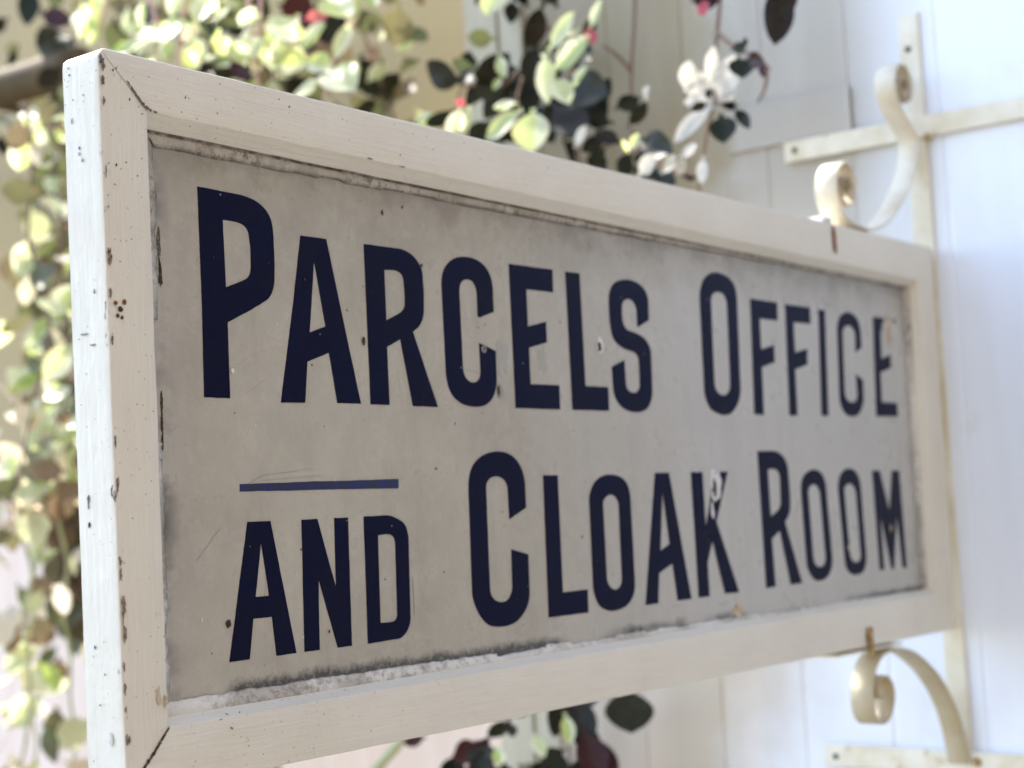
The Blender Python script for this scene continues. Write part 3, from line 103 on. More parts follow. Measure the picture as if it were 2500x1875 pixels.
def specks(t, sc, size, prob, co=None):
    v = t.vor(sc, co); d = t.math('SUBTRACT', v.outputs['Distance'], t.map(t.noise(sc*3.1, 2), .3, .7, -.03, .05))
    sep = t.n('ShaderNodeSeparateColor'); t.l(v.outputs['Color'], sep.inputs[0])
    th = t.math('MULTIPLY', sep.outputs[1], size)
    a = t.math('LESS_THAN', sep.outputs[0], prob); b = t.map(t.math('SUBTRACT', th, d), 0, .03, 0, 1)
    return t.math('MULTIPLY', a, b)
# ---------------------------------------------------------------- materials
def frame_paint(name, horiz):
    t = NT(name); x, y, z = t.xyz()
    st = (3, 30, 90) if horiz else (90, 30, 3)
    gr = t.noise(5, 5, .65, t.scale(t.co, st)); lo = t.noise(9, 3)
    col = t.mix(t.map(lo, .35, .7), (.77, .73, .63), (.72, .675, .57))
    col = t.mix(t.math('MULTIPLY', t.map(gr, .35, .75, 0, .34), t.map(y, .002, .004, 1, .3)), col, (.57, .50, .41))
    # grime streaks
    col = t.mix(t.math('MULTIPLY', t.map(t.noise(38, 6, .75), .58, .72, 0, .06), t.map(t.noise(6,2), .45, .6)), col, (.28, .25, .21))
    sp = specks(t, 420, .30, .12); sp2 = specks(t, 190, .18, .14)
    dens = t.map(x, .0, .45, .85, .12); dens = t.math('MULTIPLY', dens, t.map(t.noise(12,2), .4, .55))
    col = t.mix(t.math('MULTIPLY', t.math('MAXIMUM', sp, sp2), dens), col, (.20, .165, .15))
    # chipped corner where end and front meet (x~0, y~0)
    ex = t.math('SUBTRACT', .0040, t.math('ABSOLUTE', t.math('SUBTRACT', x, .0015))); ex = t.map(ex, 0, .002)
    ey = t.map(t.math('SUBTRACT', .004, y), 0, .001)
    ch = t.map(t.noise(95, 5, .75, t.scale(t.co, (1.6, 1, .45))), .60, .63); ch = t.math('MULTIPLY', ch, t.map(t.noise(11, 2, .5, t.scale(t.co, (0, 0, 1))), .46, .52))
    chip = t.math('MULTIPLY', t.math('MULTIPLY', ex, ey), ch)
    col = t.mix(chip, col, (.13, .07, .055))
    # dirt near the bottom of the end grain
    col = t.mix(t.math('MULTIPLY', t.math('MULTIPLY', t.map(z, .06, 0), t.map(x, .002, .0)), t.map(t.noise(60,4), .5, .65, 0, .45)), col, (.24, .22, .15))
    col = t.mix(t.map(t.noise(6, 7, .8, t.scale(t.co, (2.2, 20, 70) if horiz else (70, 20, 2.2))), .60, .72, 0, .30), col, (.40, .35, .29))
    col = t.mix(t.math('MULTIPLY', t.map(t.noise(75, 5, .8), .60, .66, 0, .55), t.map(t.noise(10, 2), .53, .62)), col, (.25, .22, .20))
    # hairline scuffs
    sc = t.map(t.noise(30, 6, .8, t.scale(t.co, (1, 1, 3) if horiz else (3, 1, 1))), .66, .70, 0, .6)
    col = t.mix(t.math('MULTIPLY', sc, t.map(t.noise(4,1), .5, .6)), col, (.80, .78, .74))
    h = t.math('ADD', t.math('MULTIPLY', gr, .55), t.math('ADD', t.math('MULTIPLY', t.noise(55, 4), .55), t.math('MULTIPLY', chip, -.8)))
    t.bump(h, .8, .0024)
    return t.fin(col, t.map(t.noise(30,3), .3, .7, .42, .62), .4)
M = {}
M['rail_h'] = frame_paint('rail_paint_horizontal', True); M['rail_v'] = frame_paint('rail_paint_vertical', False)
t = NT('putty'); x, y, z = t.xyz()
cr = t.noise(70, 6, .75); blk = t.math('MULTIPLY', t.map(t.noise(130, 5, .8), .47, .60), t.map(t.noise(9, 2), .38, .55))
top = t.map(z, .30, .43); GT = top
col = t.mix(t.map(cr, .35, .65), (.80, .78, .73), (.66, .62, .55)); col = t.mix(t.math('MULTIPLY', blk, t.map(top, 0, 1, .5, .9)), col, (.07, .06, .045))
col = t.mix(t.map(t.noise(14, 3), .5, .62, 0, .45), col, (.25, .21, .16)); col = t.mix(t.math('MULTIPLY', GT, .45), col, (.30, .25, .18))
so_ = t.n('ShaderNodeAttribute'); so_.attribute_name = 'soot'; col = t.mix(t.math('MULTIPLY', so_.outputs['Fac'], t.map(t.noise(48, 6, .8), .36, .56, .25, .95)), col, (.075, .06, .045)); t.bump(cr, .9, .003); M['putty'] = t.fin(col, .8, .2)
# enamelled panel
t = NT('enamel'); x, y, z = t.xyz()
cl = t.noise(7, 6, .7); cl2 = t.noise(30, 6, .7); cl3 = t.noise(90, 4, .7)
col = t.mix(t.map(cl, .35, .65), (.46, .425, .345), (.385, .35, .28)); col = t.mix(t.map(cl2, .4, .75, 0, .42), col, (.30, .275, .22))
col = t.mix(t.map(cl3, .5, .75, 0, .3), col, (.56, .53, .47))
col = t.mix(t.map(x, .45, .80, 0, .65), col, (.50, .495, .475))  # grey reflection towards the wall end put into the panel colour
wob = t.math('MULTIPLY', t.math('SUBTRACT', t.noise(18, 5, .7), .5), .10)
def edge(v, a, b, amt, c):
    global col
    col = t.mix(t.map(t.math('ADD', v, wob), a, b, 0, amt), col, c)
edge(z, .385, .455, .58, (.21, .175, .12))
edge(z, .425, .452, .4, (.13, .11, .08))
run = t.map(t.noise(16, 5, .75, t.scale(t.co, (3.5, 1, .35))), .50, .70, 0, .20); col = t.mix(run, col, (.27, .235, .175))
dl = t.math('SUBTRACT', .5, x); 
edge(dl, .40, .455, .35, (.36, .33, .31))
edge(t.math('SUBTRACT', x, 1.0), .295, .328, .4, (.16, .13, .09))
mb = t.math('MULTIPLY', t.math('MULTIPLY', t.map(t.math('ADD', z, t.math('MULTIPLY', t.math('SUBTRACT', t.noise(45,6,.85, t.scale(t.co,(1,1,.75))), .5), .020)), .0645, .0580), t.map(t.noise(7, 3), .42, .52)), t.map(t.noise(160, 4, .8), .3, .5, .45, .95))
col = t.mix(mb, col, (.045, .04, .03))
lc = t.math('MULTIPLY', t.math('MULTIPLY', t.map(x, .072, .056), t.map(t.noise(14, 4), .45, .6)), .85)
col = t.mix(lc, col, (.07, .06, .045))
s1 = specks(t, 95, .16, .13); s2 = specks(t, 200, .2, .10)
col = t.mix(t.math('MAXIMUM', s1, s2), col, (.09, .07, .05))
fine = t.map(t.noise(24, 8, .85, t.scale(t.co, (1, 1, 1.0))), .665, .70, 0, .55); col = t.mix(fine, col, (.22, .19, .15))
scr = t.n('ShaderNodeTexWave', wave_type='BANDS'); t.l(t.scale(t.co, (1,1,1)), scr.inputs['Vector'])
t.bump(t.noise(160, 3), .12, .0006)
M['enamel'] = t.fin(col, t.map(cl2, .3, .7, .24, .38), .35)
t = NT('lettering_blue'); cl = t.noise(30, 5, .7)
col = t.mix(t.map(cl, .4, .7), (.0016, .0022, .022), (.004, .0035, .015)); col = t.mix(specks(t, 190, .13, .07), col, (.30, .30, .32))
col = t.mix(t.map(t.noise(60, 7, .85), .68, .74, 0, .4), col, (.06, .06, .08))
t.bump(t.noise(120, 3), .1, .0006)
M['letter'] = t.fin(col, t.map(cl, .3, .7, .18, .28), .06)
t = NT('rule_blue'); col = t.mix(t.map(t.noise(60, 6, .8), .42, .62), (.006, .007, .085), (.012, .012, .022)); M['rule'] = t.fin(col, .3, .3)
t = NT('dark_wood'); M['wood'] = t.fin(t.mix(t.noise(60), (.05, .035, .025), (.10, .07, .05)), .9, .1)
t = NT('chip_dark'); M['chip'] = t.fin(t.mix(t.map(t.noise(400, 4, .8), .45, .6), (.035, .025, .02), (.10, .07, .05)), .85, .1)
t = NT('soot_mark'); M['soot'] = t.fin(t.mix(t.map(t.noise(500, 4, .8), .4, .6), (.06, .05, .05), (.22, .19, .18)), .85, .1)
t = NT('faint_soot'); M['soot2'] = t.fin(t.mix(t.map(t.noise(500, 4, .8), .4, .6), (.20, .19, .18), (.42, .42, .40)), .8, .1)
t = NT('beige_undercoat'); M['beige'] = t.fin((.52, .44, .35), .8, .1)
t = NT('flaked_patch'); M['flake'] = t.fin(t.mix(t.map(t.noise(180, 4), .4, .6), (.60, .54, .44), (.42, .27, .12)), .8, .2)
t = NT('bare_brown_wood'); M['arris'] = t.fin(t.mix(t.map(t.noise(420, 4, .8), .42, .58), (.11, .055, .04), (.34, .27, .22)), .85, .1)
t = NT('mould'); M['mould'] = t.fin(t.mix(t.map(t.noise(520, 4, .8), .40, .60), (.05, .04, .03), (.22, .19, .14)), .85, .1)
t = NT('chalky_paint'); M['chalk'] = t.fin((.55, .56, .52), .8, .2)
t = NT('pale_line'); M['pale_line'] = t.fin((.58, .55, .48), .6, .2)
t = NT('chip_white'); M['white'] = t.fin(t.mix(t.noise(300), (.78, .78, .78), (.55, .52, .50)), .5, .3)
t = NT('dull_patch'); M['dull'] = t.fin(t.mix(t.noise(90), (.345, .335, .30), (.40, .38, .33)), .45, .3)
t = NT('chip_grey'); M['grey'] = t.fin(t.mix(t.noise(200), (.27, .27, .25), (.33, .32, .29)), .5, .3)
t = NT('rust'); M['rust'] = t.fin(t.mix(t.map(t.noise(140, 5, .8), .4, .6), (.26, .115, .04), (.13, .055, .025)), .85, .2)
# ironwork paint
t = NT('iron_cream_paint'); x, y, z = t.xyz()
col = t.mix(t.map(t.noise(14, 4), .4, .65), (.78, .74, .62), (.64, .57, .40))
col = t.mix(t.map(t.noise(26, 5, .75), .62, .72, 0, .8), col, (.40, .22, .08))
t.bump(t.noise(80, 3), .3, .001); M['iron'] = t.fin(col, .42, .45)
t = NT('scroll_paint'); x, y, z = t.xyz()
col = t.mix(t.map(t.noise(14, 4), .4, .65), (.70, .65, .53), (.58, .50, .36))
cx_ = None
for a_, b_ in ((1.343, .709), (1.146, .556), (1.150, -.062)):
    d_ = t.math('ADD', t.math('POWER', t.math('SUBTRACT', x, a_), 2), t.math('POWER', t.math('SUBTRACT', z, b_), 2)); d_ = t.map(t.math('SQRT', d_), .028, .016)
    cx_ = d_ if cx_ is None else t.math('MAXIMUM', cx_, d_)
col = t.mix(t.math('MULTIPLY', cx_, t.map(t.noise(60, 4, .7), .3, .6, .25, .75)), col, (.26, .21, .14))
col = t.mix(t.math('MULTIPLY', t.map(z, .2, .1), t.map(t.noise(18, 4), .3, .6, .6, 1)), col, (.44, .365, .23)); col = t.mix(t.map(t.noise(30, 6, .8), .60, .70, 0, .8), col, (.36, .20, .08))  # lower scroll toned tan for its indirect light, then rust mottling
t.bump(t.noise(70, 5, .7), .7, .0015); M['band'] = t.fin(col, .5, .35)
t = NT('rusted_clip'); M['rusty'] = t.fin(t.mix(t.map(t.noise(190, 5, .8), .40, .60), (.50, .38, .17), (.24, .10, .04)), .8, .2)
# boards
def boards(name, a, b, rough=.5):
    t = NT(name); x, y, z = t.xyz()
    g = t.noise(4, 4, .6, t.scale(t.co, (1, 6, .6))); col = t.mix(t.map(g, .35, .7), a, b)
    col = t.mix(t.map(t.noise(5, 5, .7), .58, .75, 0, .35), col, (.62, .57, .47))
    col = t.mix(specks(t, 30, .1, .08), col, (.3, .26, .2))
    
    if name == 'white_board_paint':  # loss of skylight behind the plants put into the paint colour
        shade_mask = t.map(t.math('ADD', y, t.math('MULTIPLY', t.math('SUBTRACT', t.noise(3, 5, .6), .5), .35)), .14, .36)
        shade_mask = t.math('MAXIMUM', shade_mask, t.math('MULTIPLY', t.map(y, -.02, .12, .05, .75), t.map(z, .1, .6, .35, 1)))
        shade_tone = t.mix(t.map(t.math('ADD', z, t.math('MULTIPLY', t.noise(5, 4), .2)), .15, .75), (.55, .46, .365), (.30, .25, .155))
        shade_tone = t.mix(t.map(t.noise(2.2, 3, .5, t.scale(t.co, (1, 5, .5))), .4, .6, 0, .5), shade_tone, (.38, .325, .235))
        col = t.mix(shade_mask, col, shade_tone)
    t.bump(t.noise(12, 4, .6, t.scale(t.co, (1, 20, 1.4))), .25, .002); return t.fin(col, rough, .35)
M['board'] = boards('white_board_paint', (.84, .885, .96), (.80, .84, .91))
M['trim'] = boards('grey_cream_trim_paint', (.52, .46, .33), (.42, .37, .26))
M['dado'] = boards('whitewash', (.84, .68, .58), (.78, .60, .50))
t = NT('ochre_render'); col = t.mix(t.map(t.noise(3, 6, .7), .35, .65), (.48, .37, .195), (.43, .345, .21)); t.bump(t.noise(60, 5), .5, .004); M['ochre'] = t.fin(col, .9, .15)
t = NT('pipe_metal'); col = t.mix(t.noise(8, 4), (.15, .105, .055), (.06, .045, .025)); M['pipe'] = t.fin(col, .75, .15)
t = NT('paving'); v = t.n('ShaderNodeTexBrick'); t.l(t.scale(t.co, (1,1,1)), v.inputs['Vector']); v.inputs['Scale'].default_value = 2
v.inputs['Color1'].default_value = (.13, .115, .095, 1); v.inputs['Color2'].default_value = (.10, .09, .075, 1); v.inputs['Mortar'].default_value = (.22, .2, .17, 1); v.inputs['Mortar Size'].default_value = .012
M['paving'] = t.fin(t.mix(t.map(t.noise(3, 5), .3, .7, 0, .4), v.outputs[0], (.16, .145, .12)), .85, .2)
t = NT('brick'); v = t.n('ShaderNodeTexBrick'); cx = t.n('ShaderNodeCombineXYZ'); X_, Y_, Z_ = t.xyz(); t.l(X_, cx.inputs[0]); t.l(Z_, cx.inputs[1]); t.l(cx.outputs[0], v.inputs['Vector']); v.inputs['Scale'].default_value = 4.4
v.inputs['Color1'].default_value = (.10, .07, .04, 1); v.inputs['Color2'].default_value = (.08, .055, .03, 1); v.inputs['Mortar'].default_value = (.5, .45, .38, 1); v.inputs['Mortar Size'].default_value = .015
M['brick'] = t.fin(v.outputs[0], .85, .2)
def leafmat(name, cols, trans, rough=.35, spec=.5, var=False):
    t = NT(name); at = t.n('ShaderNodeAttribute'); at.attribute_name = 'tint'
    rp = t.n('ShaderNodeValToRGB'); t.l(at.outputs['Fac'], rp.inputs[0]); el_ = rp.color_ramp.elements
    for i, c in enumerate(cols):
        e = el_[i] if i < 2 else el_.new(i/(len(cols)-1))
        e.position = i/(len(cols)-1); e.color = c + (1,)
    col = t.mix(t.map(t.noise(90, 3), .4, .7, 0, .3), rp.outputs[0], (.5, .5, .3) if trans > .3 else (.05, .05, .03))
    if var:
        aq = t.n('ShaderNodeAttribute'); aq.attribute_name = 'across'; qa = t.math('ADD', aq.outputs['Fac'], t.math('MULTIPLY', t.math('SUBTRACT', t.noise(60, 4, .7), .5), 1.3))
        col = t.mix(t.map(qa, .15, .3, 0, .85), col, (.76, .78, .56)); col = t.mix(t.map(t.math('ABSOLUTE', aq.outputs['Fac']), .88, 1, 0, .5), col, (.62, .28, .14))
    t.val(t.p.inputs['Base Color'], col); t.p.inputs['Roughness'].default_value = rough; t.p.inputs['Specular IOR Level'].default_value = spec
    tr = t.n('ShaderNodeBsdfTranslucent'); t.l(col, tr.inputs[0]); mx = t.n('ShaderNodeMixShader'); mx.inputs[0].default_value = trans
    t.l(t.p.outputs[0], mx.inputs[1]); t.l(tr.outputs[0], mx.inputs[2]); t.l(mx.outputs[0], t.out.inputs[0]); return t.m
M['dark'] = leafmat('dark_glossy_leaf', [(.008, .012, .005), (.014, .018, .007), (.011, .012, .006), (.018, .009, .006)], .05, .45, .22)  # dark copy: shade on the leaves put into their colour
M['pale'] = leafmat('pale_variegated_leaf', [(.38, .52, .10), (.52, .60, .20), (.70, .74, .44), (.48, .58, .16), (.66, .68, .36), (.44, .56, .22)], .5, .4, .4, True)  # light copy: sun on the leaves put into their colour, plus variegation
M['dim'] = leafmat('olive_leaf', [(.16, .18, .07), (.10, .11, .05), (.22, .20, .10), (.20, .15, .09)], .3, .5, .3)
M['white_petal'] = leafmat('white_petal', [(.74, .71, .64), (.66, .62, .55)], .3, .5, .3)  # sun-blown highlights on leaves put into a white colour
M['maroon'] = leafmat('maroon_leaf', [(.030, .004, .006), (.050, .008, .010)], .12, .4, .25)
M['pink'] = leafmat('pink_petal', [(.50, .05, .10), (.55, .12, .13)], .4, .5, .3)
M['brown'] = leafmat('withered_leaf', [(.22, .15, .09), (.30, .21, .13), (.16, .10, .06)], .25, .6, .2)
M['blush'] = leafmat('blush_leaf', [(.80, .60, .50), (.74, .66, .44), (.82, .72, .64), (.60, .62, .30)], .5, .5, .3)
t = NT('stem_bark'); M['stem'] = t.fin(t.mix(t.noise(30), (.16, .10, .07), (.26, .18, .13)), .8, .2)
t = NT('stem_pinkish'); M['pinkstem'] = t.fin(t.mix(t.noise(40), (.62, .44, .38), (.50, .28, .20)), .7, .2)
t = NT('stem_green'); M['gstem'] = t.fin(t.mix(t.noise(30), (.36, .42, .20), (.45, .40, .26)), .6, .3)
# ---------------------------------------------------------------- setting
v, f = box(-40, 60, -50, 50, -1.9, -1.6); tag(mesh('ground', v, f, M['paving']), 'grey brown paving', 'ground', kind='structure')
# tongue-and-groove board wall behind the sign (faces -X)
WX = 1.405; PITCH = .1305
def board_wall(name, y0, y1, z0, z1, X, mat, parent=None, off=-.022):
    prof = []
    k = math.floor((y0-off)/PITCH) - 1
    ys = [y0]
    while True:
        g = off + k*PITCH
        if g > y1 - .004: break
        if g > y0 + .004:
            prof += [(X, g-.0045), (X+.0018, g-.0004), (X+.0018, g+.0004), (X, g+.0025)]
        k += 1
    prof = [(X, y0)] + prof + [(X, y1), (X+.03, y1), (X+.03, y0)]
    n = len(prof)
    vs = [(a, b, z0) for a, b in prof] + [(a, b, z1) for a, b in prof]
    fs = [(i, (i+1) % n, n+(i+1) % n, n+i) for i in range(n)] + [tuple(range(n))[::-1], tuple(range(n, 2*n))]
    return mesh(name, vs, fs, mat, parent)
wall = thing('board_wall', 'white painted vertical board wall the sign bracket is fixed to', 'wall', (WX, 0, -1.6))
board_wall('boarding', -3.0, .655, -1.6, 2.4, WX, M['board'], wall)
v, f = box(WX-.006, WX+.03, .655, .700, -1.6, 2.4); bevel(mesh('corner_board', v, f, M['trim'], wall), .002)
v, f = box(WX-.010, WX+.03, .702, .765, -1.6, 2.4); bevel(mesh('corner_board', v, f, M['trim'], wall), .002)
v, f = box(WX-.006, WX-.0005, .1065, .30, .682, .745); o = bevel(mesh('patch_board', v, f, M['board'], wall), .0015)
ow = thing('rendered_wall', 'ochre rendered wall in shade behind the climbing plants, whitewashed lower down', 'wall', (1.95, 2.4, -1.6))
v, f = box(1.95, 2.15, .70, 5.0, .30, 1.9); mesh('render', v, f, M['ochre'], ow)
v, f = box(1.93, 2.15, .70, 5.0, -1.6, .30); mesh('dado', v, f, M['dado'], ow)  # sunlit lower part of the wall, its brightness put into the colour
v, f = box(WX+.031, 1.949, .70, .765, -1.6, 2.4); mesh('return_wall', v, f, M['trim'], ow)
bw = thing('brick_wall', 'warm brick wall across the yard from the sign face', 'wall', (-2, -2.3, -1.6))  # unseen wall added to cut skylight and warm the sign face
v, f = box(-9, 1.3, -2.3-.25, -2.3, -1.6, 4.8); mesh('brickwork', v, f, M['brick'], bw)
v, f = box(-9.03, 1.3+.03, -2.3-.28, -2.3+.03, 4.8+.001, 4.8+.08); mesh('coping', v, f, M['trim'], bw)
# ---------------------------------------------------------------- sign
D = .0163; T = .040
O = [(-.0022,.4993),(1.3915,.5029),(1.3805,.002),(.0014,.0002)]   # TL TR BR BL
I = [(.0395,.4618),(1.3392,.4545),(1.326,.0513),(.0391,.0406)]
RV = [(.0440,.4530),(1.3345,.4475),(1.3215,.0570),(.0430,.0460)]
PN = [(.0560,.4421),(1.3206,.4440),(1.3130,.0585),(.0545,.0550)]
PN = [(.0585,.4421),(1.3206,.4440),(1.3165,.0570),(.0540,.0560)]
sign = thing('station_sign', 'long white framed enamel sign reading Parcels Office and Cloak Room in dark blue capitals', 'sign', (0, 0, 0))
def lerp(a, b, t): return (a[0]+(b[0]-a[0])*t, a[1]+(b[1]-a[1])*t)
def quad(A, B, f): return [lerp(a, b, f) for a, b in zip(A, B)]
def rcorner(p, r=.009):
    x, z = p
    for cx, cz, sx, sz in ((O[0][0]+r, O[0][1]-r, -1, 1), (O[3][0]+r, O[3][1]+r, -1, -1), (O[1][0]-r, O[1][1]-r, 1, 1), (O[2][0]-r, O[2][1]+r, 1, -1)):
        dx, dz = (x-cx)*sx, (z-cz)*sz
        if dx > 0 and dz > 0:
            d = math.hypot(dx, dz)
            if d > r: return (cx+sx*dx*r/d, cz+sz*dz*r/d)
    return p
ss = lambda mm: mm/39.8
prof = [(quad(O,I,0), T-.003), (quad(O,I,0), T-.008), (quad(O,I,0), .006), (quad(O,I,0), .0022), (quad(O,I,ss(.35)), .0008), (quad(O,I,ss(1.1)), .0002), (quad(O,I,ss(3)), 0), (quad(O,I,.35), -.0002), (quad(O,I,.65), -.0001), (quad(O,I,ss(38.9)), .0001), (quad(O,I,ss(39.7)), .0004),
        (quad(I,RV,.05), .0011), (quad(I,RV,.5), .0065), (quad(I,RV,.93), .0116), (RV, .0125), (RV, D+.006), (quad(I,RV,.5), .030), (quad(I,RV,0), T-.001), (quad(O,I,ss(37)), T), (quad(O,I,ss(3)), T)]
def rail(k, mat, g0, g1):
    L = math.hypot(O[k][0]-O[(k+1)%4][0], O[k][1]-O[(k+1)%4][1])
    n = int(L/.011); ts = [0, .0015/L, .003/L, .0045/L, .006/L, .009/L] ; ts = ts + [.009/L + (1-.018/L)*i/n for i in range(1, n)] + [1-q for q in reversed(ts)]
    vs = []; m = len(prof)
    for tt in ts:
        for j, (C, y) in enumerate(prof):
            a, b = C[k], C[(k+1) % 4]
            d = Vector((b[0]-a[0], b[1]-a[1])); Lj = d.length; d.normalize()
            s = g0 + (Lj-g0-g1)*tt
            p = (a[0]+d.x*s, a[1]+d.y*s)
            if j < 7 or j > 17: p = rcorner(p)
            q = Vector((p[0]*22, y*22+k*7, p[1]*22)); w1 = noise.noise(q)*.00045 + noise.noise(q*5)*.00022
            w2 = noise.noise(q+Vector((9,3,1)))*.00045 + noise.noise(q*5.3)*.0002
            vs.append((p[0]+w1, y+.4*w2*(1 if y < .02 else 0), p[1]+w2))
    fs = []
    for i in range(len(ts)-1):
        for j in range(m): fs.append((i*m+j, i*m+(j+1) % m, (i+1)*m+(j+1) % m, (i+1)*m+j))
    fs += [tuple(range(m)), tuple(range((len(ts)-1)*m, len(ts)*m))]
    o = mesh('rail', vs, fs, mat, sign, smooth=False)
    for p in o.data.polygons: p.use_smooth = len(p.vertices) == 4
    o.data.set_sharp_from_angle(angle=math.radians(27))
    return o
r = rail(0, M['rail_h'], .0003, .0002); r['label'] = 'top rail of the sign frame'
r = rail(1, M['rail_v'], .0002, .0002); r['label'] = 'right stile of the sign frame by the wall'
r = rail(2, M['rail_h'], .0002, .0012); r['label'] = 'bottom rail of the sign frame'
r = rail(3, M['rail_v'], .0004, .0003); r['label'] = 'left stile of the sign frame, edge chipped'
# dark timber core seen through the mitre cracks
A_ = quad(O, I, .12); B_ = quad(O, I, .9); vs = []; fs = []
for y in (.004, .034):
    for C in (A_, B_):
        for p in C: vs.append((p[0], y, p[1]))
for k in range(4):
    l = (k+1) % 4; fs += [(k, l, 4+l, 4+k), (8+k, 12+k, 12+l, 8+l), (k, 8+k, 8+l, l), (4+k, 4+l, 12+l, 12+k)]
mesh('timber_core', vs, fs, M['wood'], sign)
# putty beads
SOOT = [(.9, 1, 1, .25, .3, .85, 1), (.5, .2, .1, .1, .2, .6, 1), (0, .0, .0, .0, .05, .7, 1), (.8, .5, .3, .4, .6, .9, 1)]
for k in range(4):
    a, b = 0, 0; L = math.hypot(PN[k][0]-PN[(k+1)%4][0], PN[k][1]-PN[(k+1)%4][1]); n = int(L/.0022); vs = []; m = 7
    for i in range(n+1):
        tt = i/n; rv = lerp(RV[k], RV[(k+1)%4], tt); pn = lerp(PN[k], PN[(k+1)%4], tt)
        q = Vector((rv[0]*60, k*5.1, rv[1]*60)); e = noise.noise(q*.55)*.20 + noise.noise(q*2.3)*.13
        if noise.noise(q*.35+Vector((4,4,4))) > .28: e -= .38
        hb = noise.noise(q*1.3)*.0006
        e *= .35 if k == 0 else 1; hb *= .4 if k == 0 else 1.5; f1 = 1+e
        if k == 0: pts = [(-.15, .0122), (.04, .0142), (.16, .0146), (.34, .0128+hb), (.72, .0134+hb), (f1, D-.0012), (f1+.02, D+.0006)]
        else: pts = [(-.15, .0118), (.05, .0112+hb*.5), (.45, .0124+hb), (f1*.70, D-.0024+hb*.6), (f1*.88, D-.0016), (f1, D-.0010), (f1+.02, D+.0006)]
        for s, y in pts:
            p = lerp(rv, pn, s); vs.append((p[0], y, p[1]))
    fs = [(i*m+j, i*m+j+1, (i+1)*m+j+1, (i+1)*m+j) for i in range(n) for j in range(m-1)]
    o = mesh('putty_bead', vs, fs, M['putty'], sign, smooth=True)
    at = o.data.attributes.new('soot', 'FLOAT', 'POINT'); at.data.foreach_set('value', [SOOT[k][j] for i in range(n+1) for j in range(m)])
# panel
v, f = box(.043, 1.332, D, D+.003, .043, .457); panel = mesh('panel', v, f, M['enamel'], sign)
def flat(name, polys, y0, th, mat, parent, jag=0):
    cu = bpy.data.curves.new(name, 'CURVE'); cu.dimensions = '2D'; cu.fill_mode = 'BOTH'; cu.extrude = th/2
    for P in polys:
        P = [Vector((a, b)) for a, b in P]
        if jag:
            Q = []
            for i, a in enumerate(P):
                b = P[(i+1) % len(P)]; L = (b-a).length; n = max(1, int(L/2.5))
                for s in range(n):
                    p = a.lerp(b, s/n)
                    if s: p = p + Vector((noise.noise(Vector((p.x*.6, p.y*.6, 1))), noise.noise(Vector((p.x*.6, p.y*.6, 7)))))*jag + Vector((noise.noise(Vector((p.x*.07, p.y*.07, 1))), noise.noise(Vector((p.x*.07, p.y*.07, 7)))))*jag*1.2
                    Q.append(p)
            P = Q
        sp = cu.splines.new('POLY'); sp.points.add(len(P)-1); sp.use_cyclic_u = True
        for pt, p in zip(sp.points, P): pt.co = (p.x/1000, p.y/1000, 0, 1)
    tmp = bpy.data.objects.new('tmp', cu); SC.collection.objects.link(tmp)
    dg = bpy.context.evaluated_depsgraph_get(); me = bpy.data.meshes.new_from_object(tmp.evaluated_get(dg)); bpy.data.objects.remove(tmp)
    for vv in me.vertices: x, z, y = vv.co; vv.co = (x, y0 - y, z)
    bm = bmesh.new(); bm.from_mesh(me); bmesh.ops.remove_doubles(bm, verts=bm.verts, dist=1e-6); bmesh.ops.recalc_face_normals(bm, faces=bm.faces); bm.to_mesh(me); bm.free()
    me.materials.clear(); me.materials.append(mat); me.name = name
    return link(bpy.data.objects.new(name, me), parent)
for ch, polys in LETTERS:
    if ch == '-': o = flat('rule', polys, D-.0001, .0005, M['rule'], panel, .25); o['label'] = 'blue rule line above the word and'
    else: flat('letter', polys, D-.0001, .0005, M['letter'], panel, .16)
# chips, rust and stains (each with its own outline)
def blob(cx, cz, rx, rz, seed, n=26, rough=.35, rot=0):
    out = []
    for i in range(n):
        a = 2*math.pi*i/n; k = 1 + rough*noise.noise(Vector((math.cos(a)*1.6, math.sin(a)*1.6, seed*3.7))) + rough*.5*noise.noise(Vector((math.cos(a)*4, math.sin(a)*4, seed*1.7)))
        x, z = rx*k*math.cos(a), rz*k*math.sin(a); c, s = math.cos(rot), math.sin(rot)
        out.append((cx+x*c-z*s, cz+x*s+z*c))
    return out
def chip(name, spec, y0, mat, parent): return flat(name, spec, y0, .0003, mat, parent)
yw, yd = D-.0005, D-.0008
def mm(*a): return a
chip('chip_rim', [blob(609.5, 331, 6.5, 8.5, 1), ], yw, M['white'], panel)
chip('chip', [blob(609, 330, 2.8, 5.0, 2)], yd, M['chip'], panel)
chip('chip_rim', [blob(812, 196, 11.5, 18, 3, rough=.5), ], yw, M['white'], panel)
chip('chip', [blob(810, 192, 3.6, 7, 4, rough=.7)], yd, M['chip'], panel)
chip('chip_rim', [blob(803, 168, 3.2, 7.0, 5, rough=.6)], yw, M['white'], panel)
chip('chip_rim', [blob(448, 281.5, 4.5, 5.5, 6)], yw, M['grey'], panel); chip('chip', [blob(446, 282, 1.7, 4.4, 7)], yd, M['chip'], panel)
chip('chip_rim', [blob(428, 318, 3, 3.3, 8)], yw, M['grey'], panel); chip('chip', [blob(428, 318, 1.2, 1.8, 9)], yd, M['chip'], panel)
chip('chip', [blob(112.5, 104, 2.4, 3.0, 10)], yd, M['chip'], panel)
chip('chip', [blob(271, 316, 1.7, 3.2, 11)], yd, M['chip'], panel); chip('chip', [blob(301, 423.5, 1.1, 2.4, 12)], yd, M['chip'], panel)
chip('chip', [blob(348, 384, 1.2, 1.8, 13)], yd, M['chip'], panel)
chip('chip_rim', [blob(126, 286, 1.6, 1.8, 14)], yw-.0006, M['white'], panel)
